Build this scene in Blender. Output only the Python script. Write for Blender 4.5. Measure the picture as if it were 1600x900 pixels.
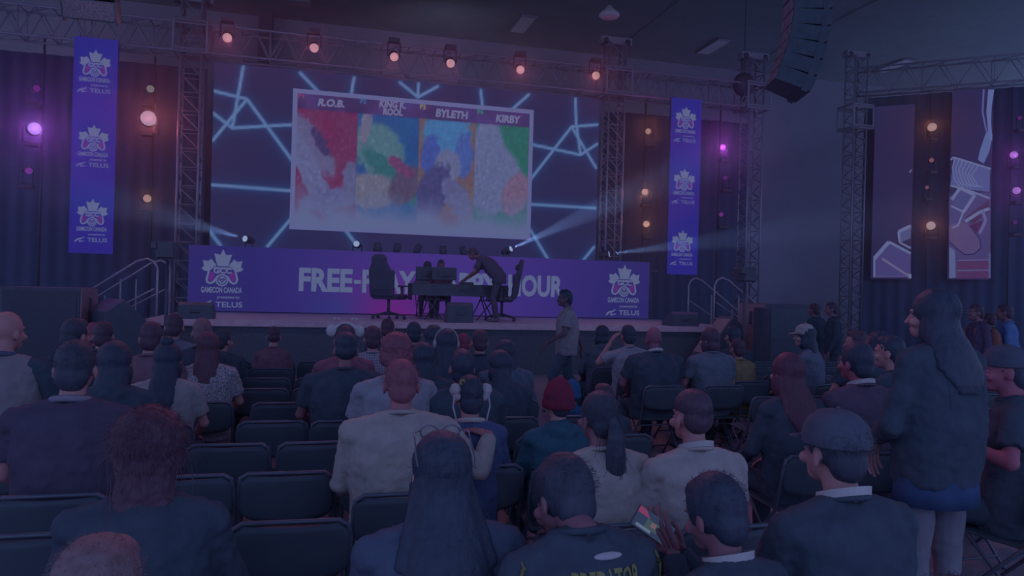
import bpy, math, random, os
import numpy as np
from mathutils import Vector, Matrix, Euler
from mathutils.bvhtree import BVHTree
random.seed(7); rng = np.random.RandomState(11)
for _o in list(bpy.data.objects): bpy.data.objects.remove(_o)
SC = bpy.context.scene; COL = SC.collection
R = math.radians

def lin(c):
    return tuple(((v/255)/12.92 if v/255 <= .04045 else (((v/255)+.055)/1.055)**2.4) for v in c)

# ---------------------------------------------------------------- camera
FPX = 1155.0; YAW = R(14.6); ROLL = R(1.57); EYE = 1.70
F_ = Vector((math.sin(YAW), math.cos(YAW), 0)); R0 = Vector((math.cos(YAW), -math.sin(YAW), 0)); U0 = Vector((0, 0, 1))
RT = R0*math.cos(ROLL) + U0*math.sin(ROLL); UP = U0*math.cos(ROLL) - R0*math.sin(ROLL)
CAMP = Vector((0, 0, EYE))
cam_d = bpy.data.cameras.new('camera'); cam = bpy.data.objects.new('camera', cam_d); COL.objects.link(cam)
M = Matrix((RT, UP, -F_)).transposed().to_4x4(); M.translation = CAMP
cam.matrix_world = M
cam_d.sensor_width = 36; cam_d.lens = 36*FPX/1600; cam_d.clip_start = .05; cam_d.clip_end = 200
SC.camera = cam
def ray(px, py): return F_ + RT*((px-800)/FPX) - UP*((py-450)/FPX)
def onY(px, py, Y):
    r = ray(px, py); return CAMP + r*(Y/r.y)
def onZ(px, py, z):
    r = ray(px, py); return CAMP + r*((z-EYE)/r.z)
def onD(px, py, d): return CAMP + ray(px, py)*d

# ---------------------------------------------------------------- view, world, lights
SC.view_settings.view_transform = 'Standard'; SC.view_settings.look = 'None'
SC.view_settings.exposure = 0; SC.view_settings.gamma = 1; SC.view_settings.use_curve_mapping = False
w = bpy.data.worlds.new('hall_ambience'); SC.world = w; w.use_nodes = True
AMB = (.255, .335, .66)
w.node_tree.nodes['Background'].inputs[0].default_value = (*AMB, 1)
w.node_tree.nodes['Background'].inputs[1].default_value = 1.0
def lamp(name, kind, loc, col, power, size=.1, target=None, spot=None, blend=.5, area=None):
    l = bpy.data.lights.new(name, kind); l.color = col; l.energy = power
    o = bpy.data.objects.new(name, l); COL.objects.link(o); o.location = loc
    if kind == 'SPOT': l.spot_size = R(spot); l.spot_blend = blend; l.shadow_soft_size = size
    elif kind == 'POINT': l.shadow_soft_size = size
    elif kind == 'AREA': l.shape = 'RECTANGLE'; l.size, l.size_y = area
    if target is not None:
        o.rotation_euler = (Vector(target)-Vector(loc)).to_track_quat('-Z', 'Y').to_euler()
    return o
HAZE = .020
PINK = (1, .32, .60); RED = (1, .17, .28); MAG = (.75, .12, 1); BLU = (.25, .5, 1); AMBR = (1, .33, .12)
# stage wash aimed at the deck
for xx in (-2.6, 0, 2.8, 5.2):
    lamp('stage_wash_light', 'SPOT', (xx, 10.3, 7.5), (.85, .66, 1), 130, .25, (xx*1.5, 14.6, 1), 58, 1)
# coloured back light over the audience, from added unseen lamps standing in for the truss lamps
for xx, c, p in ((-8.5, PINK, 200), (-1.5, PINK, 130), (2.0, PINK, 120), (3.6, PINK, 220)):
    lamp('audience_back_light', 'SPOT', (xx, 10.3, 7.6), c, p, .2, (xx*.5+.8, 2.6, 1), 80, 1)
# added unseen lamps that brighten the rear wall
lamp('rear_wall_fill', 'SPOT', (15, 19.5, 1.2), (.34, .42, 1), 110, .5, (14.5, 24, 5.5), 130, 1)
lamp('rear_wall_fill', 'SPOT', (3, 21.0, 7.5), (.65, .72, 1), 34, .5, (4, 24, 9), 150, 1)
lamp('rear_wall_fill', 'SPOT', (-8, 21.0, 7.5), (.7, .7, 1), 30, .5, (-8, 24, 9), 150, 1)

# ---------------------------------------------------------------- materials
MATS = {}
def mat(name, srgb, rough=.8, spec=.25, metal=0, vary=.12, scale=8, bump=0, bscale=60, stretch=None, sheen=0, two=None, emis=None, estr=1):
    if name in MATS: return MATS[name]
    m = bpy.data.materials.new(name); m.use_nodes = True; nt = m.node_tree; n = nt.nodes; b = n['Principled BSDF']
    tc = n.new('ShaderNodeTexCoord'); mp = n.new('ShaderNodeMapping'); nt.links.new(tc.outputs['Object'], mp.inputs[0])
    if stretch: mp.inputs['Scale'].default_value = stretch
    nz = n.new('ShaderNodeTexNoise'); nz.inputs['Scale'].default_value = scale; nz.inputs['Detail'].default_value = 4
    nt.links.new(mp.outputs[0], nz.inputs[0])
    cr = n.new('ShaderNodeValToRGB'); c = lin(srgb); c2 = lin(two) if two else c
    cr.color_ramp.elements[0].position = .3; cr.color_ramp.elements[1].position = .7
    cr.color_ramp.elements[0].color = (*[max(0, v*(1-vary)) for v in c], 1)
    cr.color_ramp.elements[1].color = (*[min(1, v*(1+vary)) for v in c2], 1)
    nt.links.new(nz.outputs[0], cr.inputs[0]); nt.links.new(cr.outputs[0], b.inputs['Base Color'])
    b.inputs['Roughness'].default_value = rough; b.inputs['Specular IOR Level'].default_value = spec; b.inputs['Metallic'].default_value = metal
    if sheen: b.inputs['Sheen Weight'].default_value = sheen; b.inputs['Sheen Roughness'].default_value = .4
    if bump:
        nb = n.new('ShaderNodeTexNoise'); nb.inputs['Scale'].default_value = bscale; nb.inputs['Detail'].default_value = 5
        nt.links.new(mp.outputs[0], nb.inputs[0]); bp = n.new('ShaderNodeBump'); bp.inputs['Strength'].default_value = bump
        bp.inputs['Distance'].default_value = .01
        nt.links.new(nb.outputs[0], bp.inputs['Height']); nt.links.new(bp.outputs[0], b.inputs['Normal'])
    if emis: b.inputs['Emission Color'].default_value = (*lin(emis), 1); b.inputs['Emission Strength'].default_value = estr
    MATS[name] = m; return m
def emat(name, srgb, s=1):
    if name in MATS: return MATS[name]
    m = bpy.data.materials.new(name); m.use_nodes = True; nt = m.node_tree; nt.nodes.remove(nt.nodes['Principled BSDF'])
    e = nt.nodes.new('ShaderNodeEmission'); e.inputs[0].default_value = (*lin(srgb), 1); e.inputs[1].default_value = s
    nt.links.new(e.outputs[0], nt.nodes['Material Output'].inputs[0]); MATS[name] = m; return m
def vmat():
    if 'screen_picture' in MATS: return MATS['screen_picture']
    m = bpy.data.materials.new('screen_picture'); m.use_nodes = True; nt = m.node_tree; nt.nodes.remove(nt.nodes['Principled BSDF'])
    e = nt.nodes.new('ShaderNodeEmission'); a = nt.nodes.new('ShaderNodeVertexColor'); a.layer_name = 'Col'
    nt.links.new(a.outputs[0], e.inputs[0]); nt.links.new(e.outputs[0], nt.nodes['Material Output'].inputs[0]); MATS['screen_picture'] = m; return m
BLACKM = mat('black_metal', (88, 92, 110), .45, .4, .2, .1)
BLACKP = mat('black_vinyl', (84, 96, 118), .5, .35, 0, .1)
ALU = mat('truss_aluminium', (166, 162, 184), .4, .5, .35, .1)
CARPET = mat('black_fabric', (92, 104, 122), .95, .1, 0, .15, 20, .2, 200)

# ---------------------------------------------------------------- object helpers
def obj(name, me, m=None, parent=None, loc=None):
    o = bpy.data.objects.new(name, me); COL.objects.link(o)
    if m is not None and me is not None:
        if len(me.materials) == 0: me.materials.append(m)
        elif me.materials[0] != m:
            o.material_slots[0].link = 'OBJECT'; o.material_slots[0].material = m
    if parent is not None: o.parent = parent
    if loc is not None: o.location = loc
    return o
def thing(name, label, cat, loc=(0, 0, 0), rz=0, group=None, s=1):
    o = bpy.data.objects.new(name, None); COL.objects.link(o); o.empty_display_size = .1
    o.location = loc; o.rotation_euler = (0, 0, rz); o.scale = (s, s, s)
    return tag(o, label, cat, group)
def tag(o, label, cat, group=None):
    o['label'] = label; o['category'] = cat
    if group: o['group'] = group
    return o
def struct(o, label=None):
    o['kind'] = 'structure'
    if label: o['label'] = label
    return o
def copy_tree(o, parent=None):
    c = o.copy(); COL.objects.link(c); c.parent = parent
    for ch in list(o.children): copy_tree(ch, c)
    return c
# primitives: each gives (verts Nx3, faces list)
def join(prims):
    V = []; Fc = []; n = 0
    for v, f in prims:
        V.append(np.asarray(v, float)); Fc += [tuple(i+n for i in q) for q in f]; n += len(v)
    return np.concatenate(V), Fc
def mesh(prims, smooth=False, name='mesh'):
    v, f = join(prims); me = bpy.data.meshes.new(name); me.from_pydata(v.tolist(), [], f); me.update()
    if smooth: me.polygons.foreach_set('use_smooth', [True]*len(me.polygons))
    return me
def box(x0, x1, y0, y1, z0, z1):
    v = [(x, y, z) for z in (z0, z1) for y in (y0, y1) for x in (x0, x1)]
    return np.array(v, float), [(0, 2, 3, 1), (4, 5, 7, 6), (0, 1, 5, 4), (2, 6, 7, 3), (0, 4, 6, 2), (1, 3, 7, 5)]
def bev(prims, w=.01, seg=2, smooth=False):
    import bmesh
    me = mesh(prims); bm = bmesh.new(); bm.from_mesh(me)
    bmesh.ops.recalc_face_normals(bm, faces=bm.faces)
    bmesh.ops.bevel(bm, geom=list(bm.edges), offset=w, segments=seg, affect='EDGES', profile=.6)
    bm.to_mesh(me); bm.free(); return me
def frame(d, L=None):
    d = np.array(d, float); d /= np.linalg.norm(d)+1e-9
    a = np.array(L, float) if L is not None else (np.array((1., 0, 0)) if abs(d[0]) < .8 else np.array((0, 1., 0)))
    a = a-d*a.dot(d); a /= np.linalg.norm(a); return a, np.cross(d, a), d
def cyl(p0, p1, r0, r1=None, n=8):
    r1 = r0 if r1 is None else r1; p0 = np.array(p0, float); p1 = np.array(p1, float)
    a, b, d = frame(p1-p0); t = np.linspace(0, 2*math.pi, n, endpoint=False)
    c = np.outer(np.cos(t), a)+np.outer(np.sin(t), b)
    v = np.concatenate([p0+c*r0, p1+c*r1])
    return v, [(i, (i+1) % n, n+(i+1) % n, n+i) for i in range(n)]+[tuple(range(n-1, -1, -1)), tuple(range(n, 2*n))]
def loft(rings, n=16, L=(1, 0, 0)):
    """rings: (point, half width, half depth[, power])"""
    P = [np.array(r[0], float) for r in rings]; V = []
    t = np.linspace(0, 2*math.pi, n, endpoint=False)
    for i, r in enumerate(rings):
        d = P[min(i+1, len(P)-1)]-P[max(i-1, 0)]; a, b, _ = frame(d, L)
        pw = r[3] if len(r) > 3 else 1
        ca = np.sign(np.cos(t))*np.abs(np.cos(t))**pw; sa = np.sign(np.sin(t))*np.abs(np.sin(t))**pw
        V.append(P[i]+np.outer(ca*r[1], a)+np.outer(sa*r[2], b))
    f = []
    for k in range(len(rings)-1):
        for i in range(n): f.append((k*n+i, k*n+(i+1) % n, (k+1)*n+(i+1) % n, (k+1)*n+i))
    f.append(tuple(range(n-1, -1, -1))); m = (len(rings)-1)*n; f.append(tuple(range(m, m+n)))
    return np.concatenate(V), f
def cap(p0, p1, r0, r1=None, n=12):
    r1 = r0 if r1 is None else r1; p0 = np.array(p0, float); p1 = np.array(p1, float)
    d = (p1-p0)/(np.linalg.norm(p1-p0)+1e-9); rg = []
    for a in (-80, -50, -20): rg.append((p0+d*r0*math.sin(R(a)), r0*math.cos(R(a)), r0*math.cos(R(a))))
    for a in (20, 50, 80): rg.append((p1+d*r1*math.sin(R(a)), r1*math.cos(R(a)), r1*math.cos(R(a))))
    a, b, _ = frame(d); return loft2(rg, a, b, n)
def loft2(rg, a, b, n):
    t = np.linspace(0, 2*math.pi, n, endpoint=False); V = []
    for p, x, y in rg: V.append(p+np.outer(np.cos(t)*x, a)+np.outer(np.sin(t)*y, b))
    f = []
    for k in range(len(rg)-1):
        for i in range(n): f.append((k*n+i, k*n+(i+1) % n, (k+1)*n+(i+1) % n, (k+1)*n+i))
    f.append(tuple(range(n-1, -1, -1))); m = (len(rg)-1)*n; f.append(tuple(range(m, m+n)))
    return np.concatenate(V), f
def ell(c, r, n=20, m=12, rot=None):
    V = []; ph = np.linspace(-math.pi/2, math.pi/2, m+1)[1:-1]; t = np.linspace(0, 2*math.pi, n, endpoint=False)
    V.append([[0, 0, -1.]])
    for p in ph: V.append(np.stack([np.cos(t)*math.cos(p), np.sin(t)*math.cos(p), np.full(n, math.sin(p))], 1))
    V.append([[0, 0, 1.]]); V = np.concatenate(V)*np.array(r, float)
    if rot is not None: V = V @ np.array(Euler([R(a) for a in rot]).to_matrix()).T
    V = V+np.array(c, float); f = [(0, 1+(i+1) % n, 1+i) for i in range(n)]
    for k in range(m-2):
        for i in range(n): f.append((1+k*n+i, 1+k*n+(i+1) % n, 1+(k+1)*n+(i+1) % n, 1+(k+1)*n+i))
    l = 1+(m-2)*n; f += [(l+i, l+(i+1) % n, len(V)-1) for i in range(n)]
    return V, f
def tube(pts, r, n=8, closed=False):
    pr = []
    for i in range(len(pts)-1): pr.append(cap(pts[i], pts[i+1], r, r, n))
    return join(pr)
def xf(p, Mx):
    v, f = p; v = np.asarray(v, float); Mx = np.array(Mx)
    return v @ Mx[:3, :3].T + Mx[:3, 3], f
_tex = {}
def clouds(s):
    if s not in _tex:
        t = bpy.data.textures.new('folds', 'CLOUDS'); t.noise_scale = s; t.noise_depth = 2; _tex[s] = t
    return _tex[s]
def fuse(prims, vox=.01, smooth=4, disp=None):
    """one continuous surface out of overlapping closed shapes"""
    me = mesh(prims); o = bpy.data.objects.new('tmp', me); COL.objects.link(o)
    md = o.modifiers.new('r', 'REMESH'); md.mode = 'VOXEL'; md.voxel_size = vox; md.use_smooth_shade = True
    if smooth: s = o.modifiers.new('s', 'SMOOTH'); s.factor = .5; s.iterations = smooth
    for st, sz in (disp or []):
        d = o.modifiers.new('d', 'DISPLACE'); d.texture = clouds(sz); d.strength = st; d.mid_level = .5
    dg = bpy.context.evaluated_depsgraph_get(); dg.update()
    out = bpy.data.meshes.new_from_object(o.evaluated_get(dg)); bpy.data.objects.remove(o); bpy.data.meshes.remove(me)
    out.polygons.foreach_set('use_smooth', [True]*len(out.polygons)); return out
def append_prims(me, prims):
    n = len(me.vertices); v = np.empty(n*3); me.vertices.foreach_get('co', v); v = v.reshape(-1, 3)
    v2, f2 = join(prims); f = [tuple(p.vertices) for p in me.polygons]
    out = bpy.data.meshes.new('mesh'); out.from_pydata(np.concatenate([v, v2]).tolist(), [], f+[tuple(i+n for i in q) for q in f2])
    out.polygons.foreach_set('use_smooth', [True]*len(out.polygons)); return out

# ---------------------------------------------------------------- flat pictures on screens (drawn in the screen's own plane)
class Plane:
    """vertical plane through O along horizontal unit u; hit() gives (s, z)"""
    def __init__(self, O, u):
        self.O = Vector((O[0], O[1], 0)); self.u = Vector((u[0], u[1], 0)).normalized(); self.n = Vector((self.u.y, -self.u.x, 0))
    def hit(self, px, py):
        r = ray(px, py); t = (self.O-CAMP).dot(self.n)/r.dot(self.n); p = CAMP+r*t
        return np.array(((p-self.O).dot(self.u), p.z))
    def at(self, s, z, off=0):
        p = self.O+self.u*s+self.n*off; return (p.x, p.y, z)
class Pic:
    def __init__(self, plane, off=.01): self.p = plane; self.off = off; self.V = []; self.F = []; self.C = []
    def poly(self, pts, col, off=0):
        """pts in plane coords; col a colour or one per point"""
        n = len(self.V); cs = [col]*len(pts) if not isinstance(col[0], (tuple, list, np.ndarray)) else col
        for q, c in zip(pts, cs): self.V.append(self.p.at(q[0], q[1], self.off+off)); self.C.append((*lin(c), 1))
        self.F.append(tuple(range(n, n+len(pts))))
    def px(self, pts, col, off=0): self.poly([self.p.hit(*q) for q in pts], col, off)
    def raw(self, V2, F2, col, off=0):
        n = len(self.V)
        for q in V2: self.V.append(self.p.at(q[0], q[1], self.off+off)); self.C.append((*lin(col), 1))
        self.F += [tuple(i+n for i in f) for f in F2]
    def line(self, a, b, w, core, halo, bg, hw, off=0):
        a = np.array(a); b = np.array(b); d = (b-a)/np.linalg.norm(b-a); m = np.array((-d[1], d[0]))
        for k0, k1, c0, c1 in ((-hw, -w, bg, halo), (-w, w, core, core), (w, hw, halo, bg)):
            self.poly([a+m*k0, b+m*k0, b+m*k1, a+m*k1], [c0, c0, c1, c1], off)
    def build(self, name, parent=None):
        me = bpy.data.meshes.new(name); me.from_pydata(self.V, [], self.F)
        ca = me.color_attributes.new('Col', 'FLOAT_COLOR', 'POINT'); ca.data.foreach_set('color', np.array(self.C).ravel())
        return obj(name, me, vmat(), parent)
_tc = {}
def text2d(s, bold=.0):
    k = (s, bold)
    if k in _tc: return _tc[k]
    cu = bpy.data.curves.new('t', 'FONT'); cu.body = s; cu.offset = bold; cu.resolution_u = 3
    o = bpy.data.objects.new('t', cu); COL.objects.link(o); dg = bpy.context.evaluated_depsgraph_get(); dg.update()
    me = bpy.data.meshes.new_from_object(o.evaluated_get(dg)); v = np.array([tuple(q.co)[:2] for q in me.vertices])
    f = [tuple(p.vertices) for p in me.polygons]; bpy.data.objects.remove(o); bpy.data.meshes.remove(me)
    v -= v.min(0); v /= v.max(0); _tc[k] = (v, f); return _tc[k]
def ptext(pic, s, c00, c10, c11, c01, col, bold=.02, off=0, shear=0):
    """text stretched into the quad bottom-left, bottom-right, top-right, top-left (plane coords)"""
    v, f = text2d(s, bold); c00, c10, c11, c01 = map(np.array, (c00, c10, c11, c01)); out = []
    for x, y in v:
        x2 = x+shear*y
        out.append(c00*(1-x2)*(1-y)+c10*x2*(1-y)+c11*x2*y+c01*(1-x2)*y)
    pic.raw(out, f, col, off)
WHITE = (88, 99, 138)
LEAF = [(433, 60), (465, 128), (537, 122), (512, 200), (497, 262), (370, 262), (352, 200), (330, 112), (400, 128)]
LEAFS = [(200, 195), (262, 205), (297, 178), (330, 215), (362, 262), (300, 275), (262, 330), (215, 318), (185, 292), (215, 270)]
def logo(pic, x0, y0, x1, y1, bg, small=False):
    """x0,y0,x1,y1 plane coords of the emblem block (left, top, right, bottom)"""
    def T(q): return np.array((x0+(q[0]-160)/(675-160)*(x1-x0), y0+(q[1]-60)/(760-60)*(y1-y0)))
    def P(pts, c, off=0): pic.poly([T(q) for q in pts], c, off)
    P(LEAF, WHITE, .003); P(LEAFS, WHITE, .003); P([(860-x, y) for x, y in LEAFS][::-1], WHITE, .003)
    out = [(300, 275), (560, 275), (590, 310), (618, 420), (600, 465), (560, 480), (515, 455), (490, 400), (370, 400), (345, 455), (295, 480), (250, 465), (235, 420), (262, 320)]
    inn = [(315, 290), (545, 290), (570, 320), (592, 420), (580, 450), (555, 455), (530, 430), (495, 375), (365, 375), (330, 430), (300, 455), (270, 450), (262, 420), (285, 320)]
    P(out, WHITE, .005); P(inn, bg, .007)
    for sx in (0, 1):
        g = [(290, 330), (330, 345), (350, 370), (325, 425), (295, 445), (272, 430), (275, 390)]
        P(g if not sx else [(856-x, y) for x, y in g][::-1], (84, 38, 118), .009)
    def circ(r): return [(427+r*math.cos(a), 428+r*math.sin(a)) for a in np.linspace(0, 2*math.pi, 18, endpoint=False)]
    P(circ(74), WHITE, .009); P(circ(56), bg, .011); P(circ(44), WHITE, .013)
    P([(427, 462), (390, 420), (400, 400), (427, 412), (452, 400), (464, 420)], bg, .015); P([(427, 442), (408, 420), (427, 425), (446, 420)], WHITE, .017)
    def TX(s, a, b, c, d, col=WHITE, bold=.03, off=.013, sh=0): ptext(pic, s, T((a, d)), T((b, d)), T((b, c)), T((a, c)), col, bold, off, sh)
    TX('GCC', 325, 537, 282, 350, WHITE, .05)
    TX('GAMECON CANADA', 187, 662, 510, 580, WHITE, .03, .005)
    TX('presented by', 372, 635, 612, 655, WHITE, .02, .005, .03)
    TX('TELUS', 358, 672, 684, 750, WHITE, .018, .005)
    for pts in ([(160, 755), (185, 715), (240, 705), (300, 672), (320, 676), (262, 715), (215, 725), (180, 757)],
                [(205, 700), (270, 690), (262, 702), (205, 712)], [(232, 735), (262, 720), (258, 742), (318, 728), (312, 742), (236, 760)]):
        P(pts, WHITE, .005)
# ================================================================ STRUCTURE
WALLM = mat('painted_wall', (156, 158, 182), .9, .1, 0, .06, 1.5)
CEILM = mat('dark_ceiling', (150, 162, 172), .9, .1, 0, .08, 2)
FLOORM = mat('concrete_floor', (150, 140, 156), .4, .4, 0, .1, 3, .05, 30)
DRAPE = mat('black_drape', (98, 114, 150), .95, .1, 0, .06, 3)
struct(obj('floor', mesh([box(-22, 26, -3, 26, -.2, 0)]), FLOORM))
YW = 24.0; zc = onY(800, 70, YW).z
struct(obj('wall_back', mesh([box(-20, 26, YW, YW+.3, 0, zc+.2)]), WALLM))
struct(obj('ceiling', mesh([box(-20, 26, -4, YW+.1, zc, zc+.2)]), CEILM))
lp = onZ(1240, 800, 0)
tl = obj('trim_1', mesh([box(lp.x-.02, lp.x+.02, 2, 10.5, .001, .006)]), mat('floor_tape', (175, 150, 165), .6)); struct(tl)
# roof beam lines on the ceiling
for k, xx in enumerate((9.5, 14.5)):
    struct(obj('trim_%d' % (k+2), mesh([box(xx, xx+.05, 2, YW, zc-.04, zc)]), CEILM))
# back wall dark column (left of centre)
pc = onY(415, 60, YW-.2); struct(obj('trim_4', mesh([box(pc.x-.2, pc.x+.2, YW-.4, YW, 0, zc)]), mat('wall_column', (110, 104, 124), .9)))

# drapes: folded cloth hung behind the stage
def drape(name, label, P0, P1, z0, z1, amp=.025, per=.34):
    P0 = Vector(P0); P1 = Vector(P1); L = (P1-P0).length; u = (P1-P0)/L; n = Vector((u.y, -u.x)); k = int(L/.05); V = []; Fc = []
    for i in range(k+1):
        s = L*i/k; o = amp*math.sin(s/per*6.28)+amp*.4*math.sin(s/per*2.3+1); a = P0+u*s+n*o
        V += [(a.x, a.y, z0), (a.x, a.y, z1), (a.x-n.x*.02, a.y-n.y*.02, z0), (a.x-n.x*.02, a.y-n.y*.02, z1)]
    for i in range(k):
        a = 4*i; b = a+4; Fc += [(a, b, b+1, a+1), (a+2, a+3, b+3, b+2), (a+1, b+1, b+3, a+3)]
    me = bpy.data.meshes.new(name); me.from_pydata(V, [], Fc); me.polygons.foreach_set('use_smooth', [True]*len(me.polygons))
    return tag(obj(name, me, DRAPE), label, 'curtain')
YT = 17.8                                     # truss line
zb = onY(400, 95, YT).z; zt = onY(400, 52, YT).z
xl = onY(322, 200, 19.3).x; xr = onY(944, 200, 19.3).x; xr2 = onY(1172, 200, 19.3).x
drape('stage_drape', 'long black drape hanging left of the big screen', (-13.0, 19.3), (xl, 19.3), .02, zb+.1)
drape('stage_drape', 'black drape hanging between the big screen and the bare grey wall', (xr, 19.3), (xr2, 19.3), .02, zb)
drape('stage_drape', 'black drape strip hidden behind the big screen under the truss', (xl+.1, 19.6), (xr-.1, 19.6), .02, zb)

# ---- truss pieces
def truss_parts(root, A, B, h, wd, bay, mt=ALU, vertical=False):
    """box truss from A to B inside root (world coords, root at origin)"""
    A = np.array(A, float); B = np.array(B, float); d = B-A; L = np.linalg.norm(d); d /= L
    up = np.array((0, 0, 1.)) if not vertical else np.array((0, 1., 0)); sd = np.cross(d, up); sd /= np.linalg.norm(sd)
    cs = [A+up*h/2*i+sd*wd/2*j for i in (-1, 1) for j in (-1, 1)]
    for c in cs: obj('chord', mesh([cyl(c, c+d*L, .026, n=8)], True), mt, root)
    n = max(1, int(round(L/bay))); pr = []
    for k in range(n):
        a = L*k/n; b = L*(k+1)/n; m = (a+b)/2
        for q in (0, 1):           # front and rear faces : zigzag
            c0, c1 = cs[q], cs[q+2]
            if vertical: c0, c1 = cs[q], cs[q+2]
            pr += [cyl(c0+d*a, c1+d*m, .014, n=5), cyl(c1+d*m, c0+d*b, .014, n=5)]
            if k % 2 == 0: pr.append(cyl(c0+d*a, c1+d*a, .014, n=5))
        for q in (0, 2):
            c0, c1 = cs[q], cs[q+1]; pr += [cyl(c0+d*a, c1+d*b, .012, n=5), cyl(c0+d*a, c1+d*a, .012, n=5)]
    obj('lattice', mesh(pr, True), mt, root)
def sleeve(root, c, s, mt=ALU):
    x, y, z = c; r = .03
    pr = []
    for dz in (-s/2, s/2):
        for a, b in (((-1, -1), (1, -1)), ((1, -1), (1, 1)), ((1, 1), (-1, 1)), ((-1, 1), (-1, -1))):
            pr.append(cyl((x+a[0]*s/2, y+a[1]*s/2, z+dz), (x+b[0]*s/2, y+b[1]*s/2, z+dz), r, n=6))
            pr.append(cyl((x+a[0]*s/2, y+a[1]*s/2, z-dz), (x+a[0]*s/2, y+a[1]*s/2, z+dz), r, n=6)) if dz > 0 else None
    for a in (-1, 1):
        pr += [cyl((x-s/2, y+a*s/2, z-s/2*.8), (x+s/2, y+a*s/2, z-s/2*.8), .03, n=6), cyl((x-s/2, y+a*s/2, z+s*.4), (x+s/2, y+a*s/2, z+s*.4), .03, n=6)]
    obj('sleeve_block', mesh([p for p in pr if p]), mt, root)
t = thing('lighting_truss', 'long aluminium box truss spanning above the main stage', 'truss')
xR = onY(1180, 140, YT).x; hm = zt-zb
truss_parts(t, (-12.5, YT, (zt+zb)/2), (xR, YT, (zt+zb)/2), hm, .5, .62)
towers = [(290, 440, 304, 4, 'aluminium truss tower left of the big screen'), (952, 400, 962, 70, 'aluminium truss tower right of the big screen'),
          (1170, 470, 1174, 93, 'aluminium truss tower at the right end of the main stage')]
def tower(xb, Y, ztop, label, s=.46, cap_=True, z0=.05):
    t = thing('truss_tower', label, 'truss tower', group=None)
    truss_parts(t, (xb, Y, z0), (xb, Y, ztop), s*.92, s*.92, .42, vertical=True)
    obj('base_plate', mesh([box(xb-.35, xb+.35, Y-.35, Y+.35, 0, z0)]), ALU, t)
    sleeve(t, (xb, Y, (zt+zb)/2), hm+.06)
    if cap_:
        obj('top_section', bev([box(xb-.42, xb+.42, Y-.12, Y+.12, ztop-.02, ztop+.17), ], .01, 1), ALU, t)
        [obj('pulley', mesh([cyl((xb+q*.3, Y-.14, ztop+.05), (xb+q*.3, Y+.14, ztop+.05), .08)], True), BLACKM, t) for q in (-1, 1)]
    return t
for pxb, pyb, pxt, pyt, lb in towers:
    xb = onY(pxt, pyt, YT).x*.5+onY(pxb, pyb, YT).x*.5
    tower(xb, YT, onY(pxt, pyt, YT).z, lb)
# chain hoist near the right end
hp = onY(1162, 132, YT-.1)
ho = thing('chain_hoist', 'round black chain hoist hanging on the right end of the stage truss', 'hoist', hp)
obj('motor_body', mesh([ell((0, 0, 0), (.3, .22, .32))], True), BLACKM, ho); obj('chain', mesh([cyl((0, 0, .25), (0, 0, zc-hp.z), .015)]), BLACKM, ho)
obj('hook', mesh([tube([(0, 0, -.3), (.05, 0, -.38), (0, 0, -.45), (-.05, 0, -.4)], .02)], True), BLACKM, ho)

# ---- right hand stage: tower, truss, drape, led strips
d1 = 22.0; A = onD(1335, 134, d1); B = onD(1640, 118, d1/1.10)
uR = Vector((B.x-A.x, B.y-A.y, 0)).normalized()
ta = onD(1338, 128, d1)
tw = tower(ta.x, ta.y, onD(1340, 90, d1).z, 'aluminium truss tower at the left corner of the side stage', .46)
zRt = onD(1400, 112, d1).z; zRb = onD(1400, 150, d1).z
t = thing('lighting_truss', 'aluminium truss over the side stage with the narrow led strips', 'truss')
A2 = np.array((ta.x, ta.y, (zRt+zRb)/2)); B2 = A2+np.array(uR)*9.5
truss_parts(t, A2, B2, zRt-zRb, .5, .85)
nR = Vector((uR.y, -uR.x, 0))
if nR.dot(F_) > 0: nR = -nR
PR = Plane((ta.x-nR.x*.9, ta.y-nR.y*.9), (uR.x, uR.y)); PR.n = nR.copy()
a0 = PR.hit(1347, 300)[0]
drape('stage_drape', 'black drape closing the back of the side stage on the right', PR.at(a0, 0)[:2], PR.at(a0+9, 0)[:2], .02, zRb+.1)
PR2 = Plane((ta.x-nR.x*.45, ta.y-nR.y*.45), (uR.x, uR.y)); PR2.n = nR.copy()
DARK = (38, 38, 78)
def led_strip(px0, px1, pyt, pyb, label, paint):
    ym = (pyt+pyb)/2; s0 = PR2.hit(px0, ym)[0]; s1 = PR2.hit(px1, ym)[0]; pm = (px0+px1)/2
    z1 = PR2.hit(pm, pyt)[1]; z0 = PR2.hit(pm, pyb)[1]
    r = thing('led_column', label, 'screen'); pts = [PR2.at(s0, z0, 0), PR2.at(s1, z0, 0), PR2.at(s1, z1, 0), PR2.at(s0, z1, 0)]
    bk = [PR2.at(q[0], q[1], -.12) for q in ((s0, z0), (s1, z0), (s1, z1), (s0, z1))]
    me = bpy.data.meshes.new('c'); me.from_pydata(pts+bk, [], [(0, 1, 2, 3), (4, 7, 6, 5), (0, 4, 5, 1), (1, 5, 6, 2), (2, 6, 7, 3), (3, 7, 4, 0)])
    obj('cabinet', me, BLACKP, r)
    q0 = np.array(PR2.at((s0+s1)/2, z1, -.06)); q1 = q0.copy(); q1[2] = zRb
    obj('hanging_cable', mesh([cyl(q0, q1, .012)]), BLACKM, r)
    pic = Pic(PR2, .006); pic.poly([(s0, z0), (s1, z0), (s1, z1), (s0, z1)], DARK)
    paint(pic); pic.build('screen_picture', r)
VIO = (66, 64, 118); LIL = (96, 106, 150)
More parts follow.
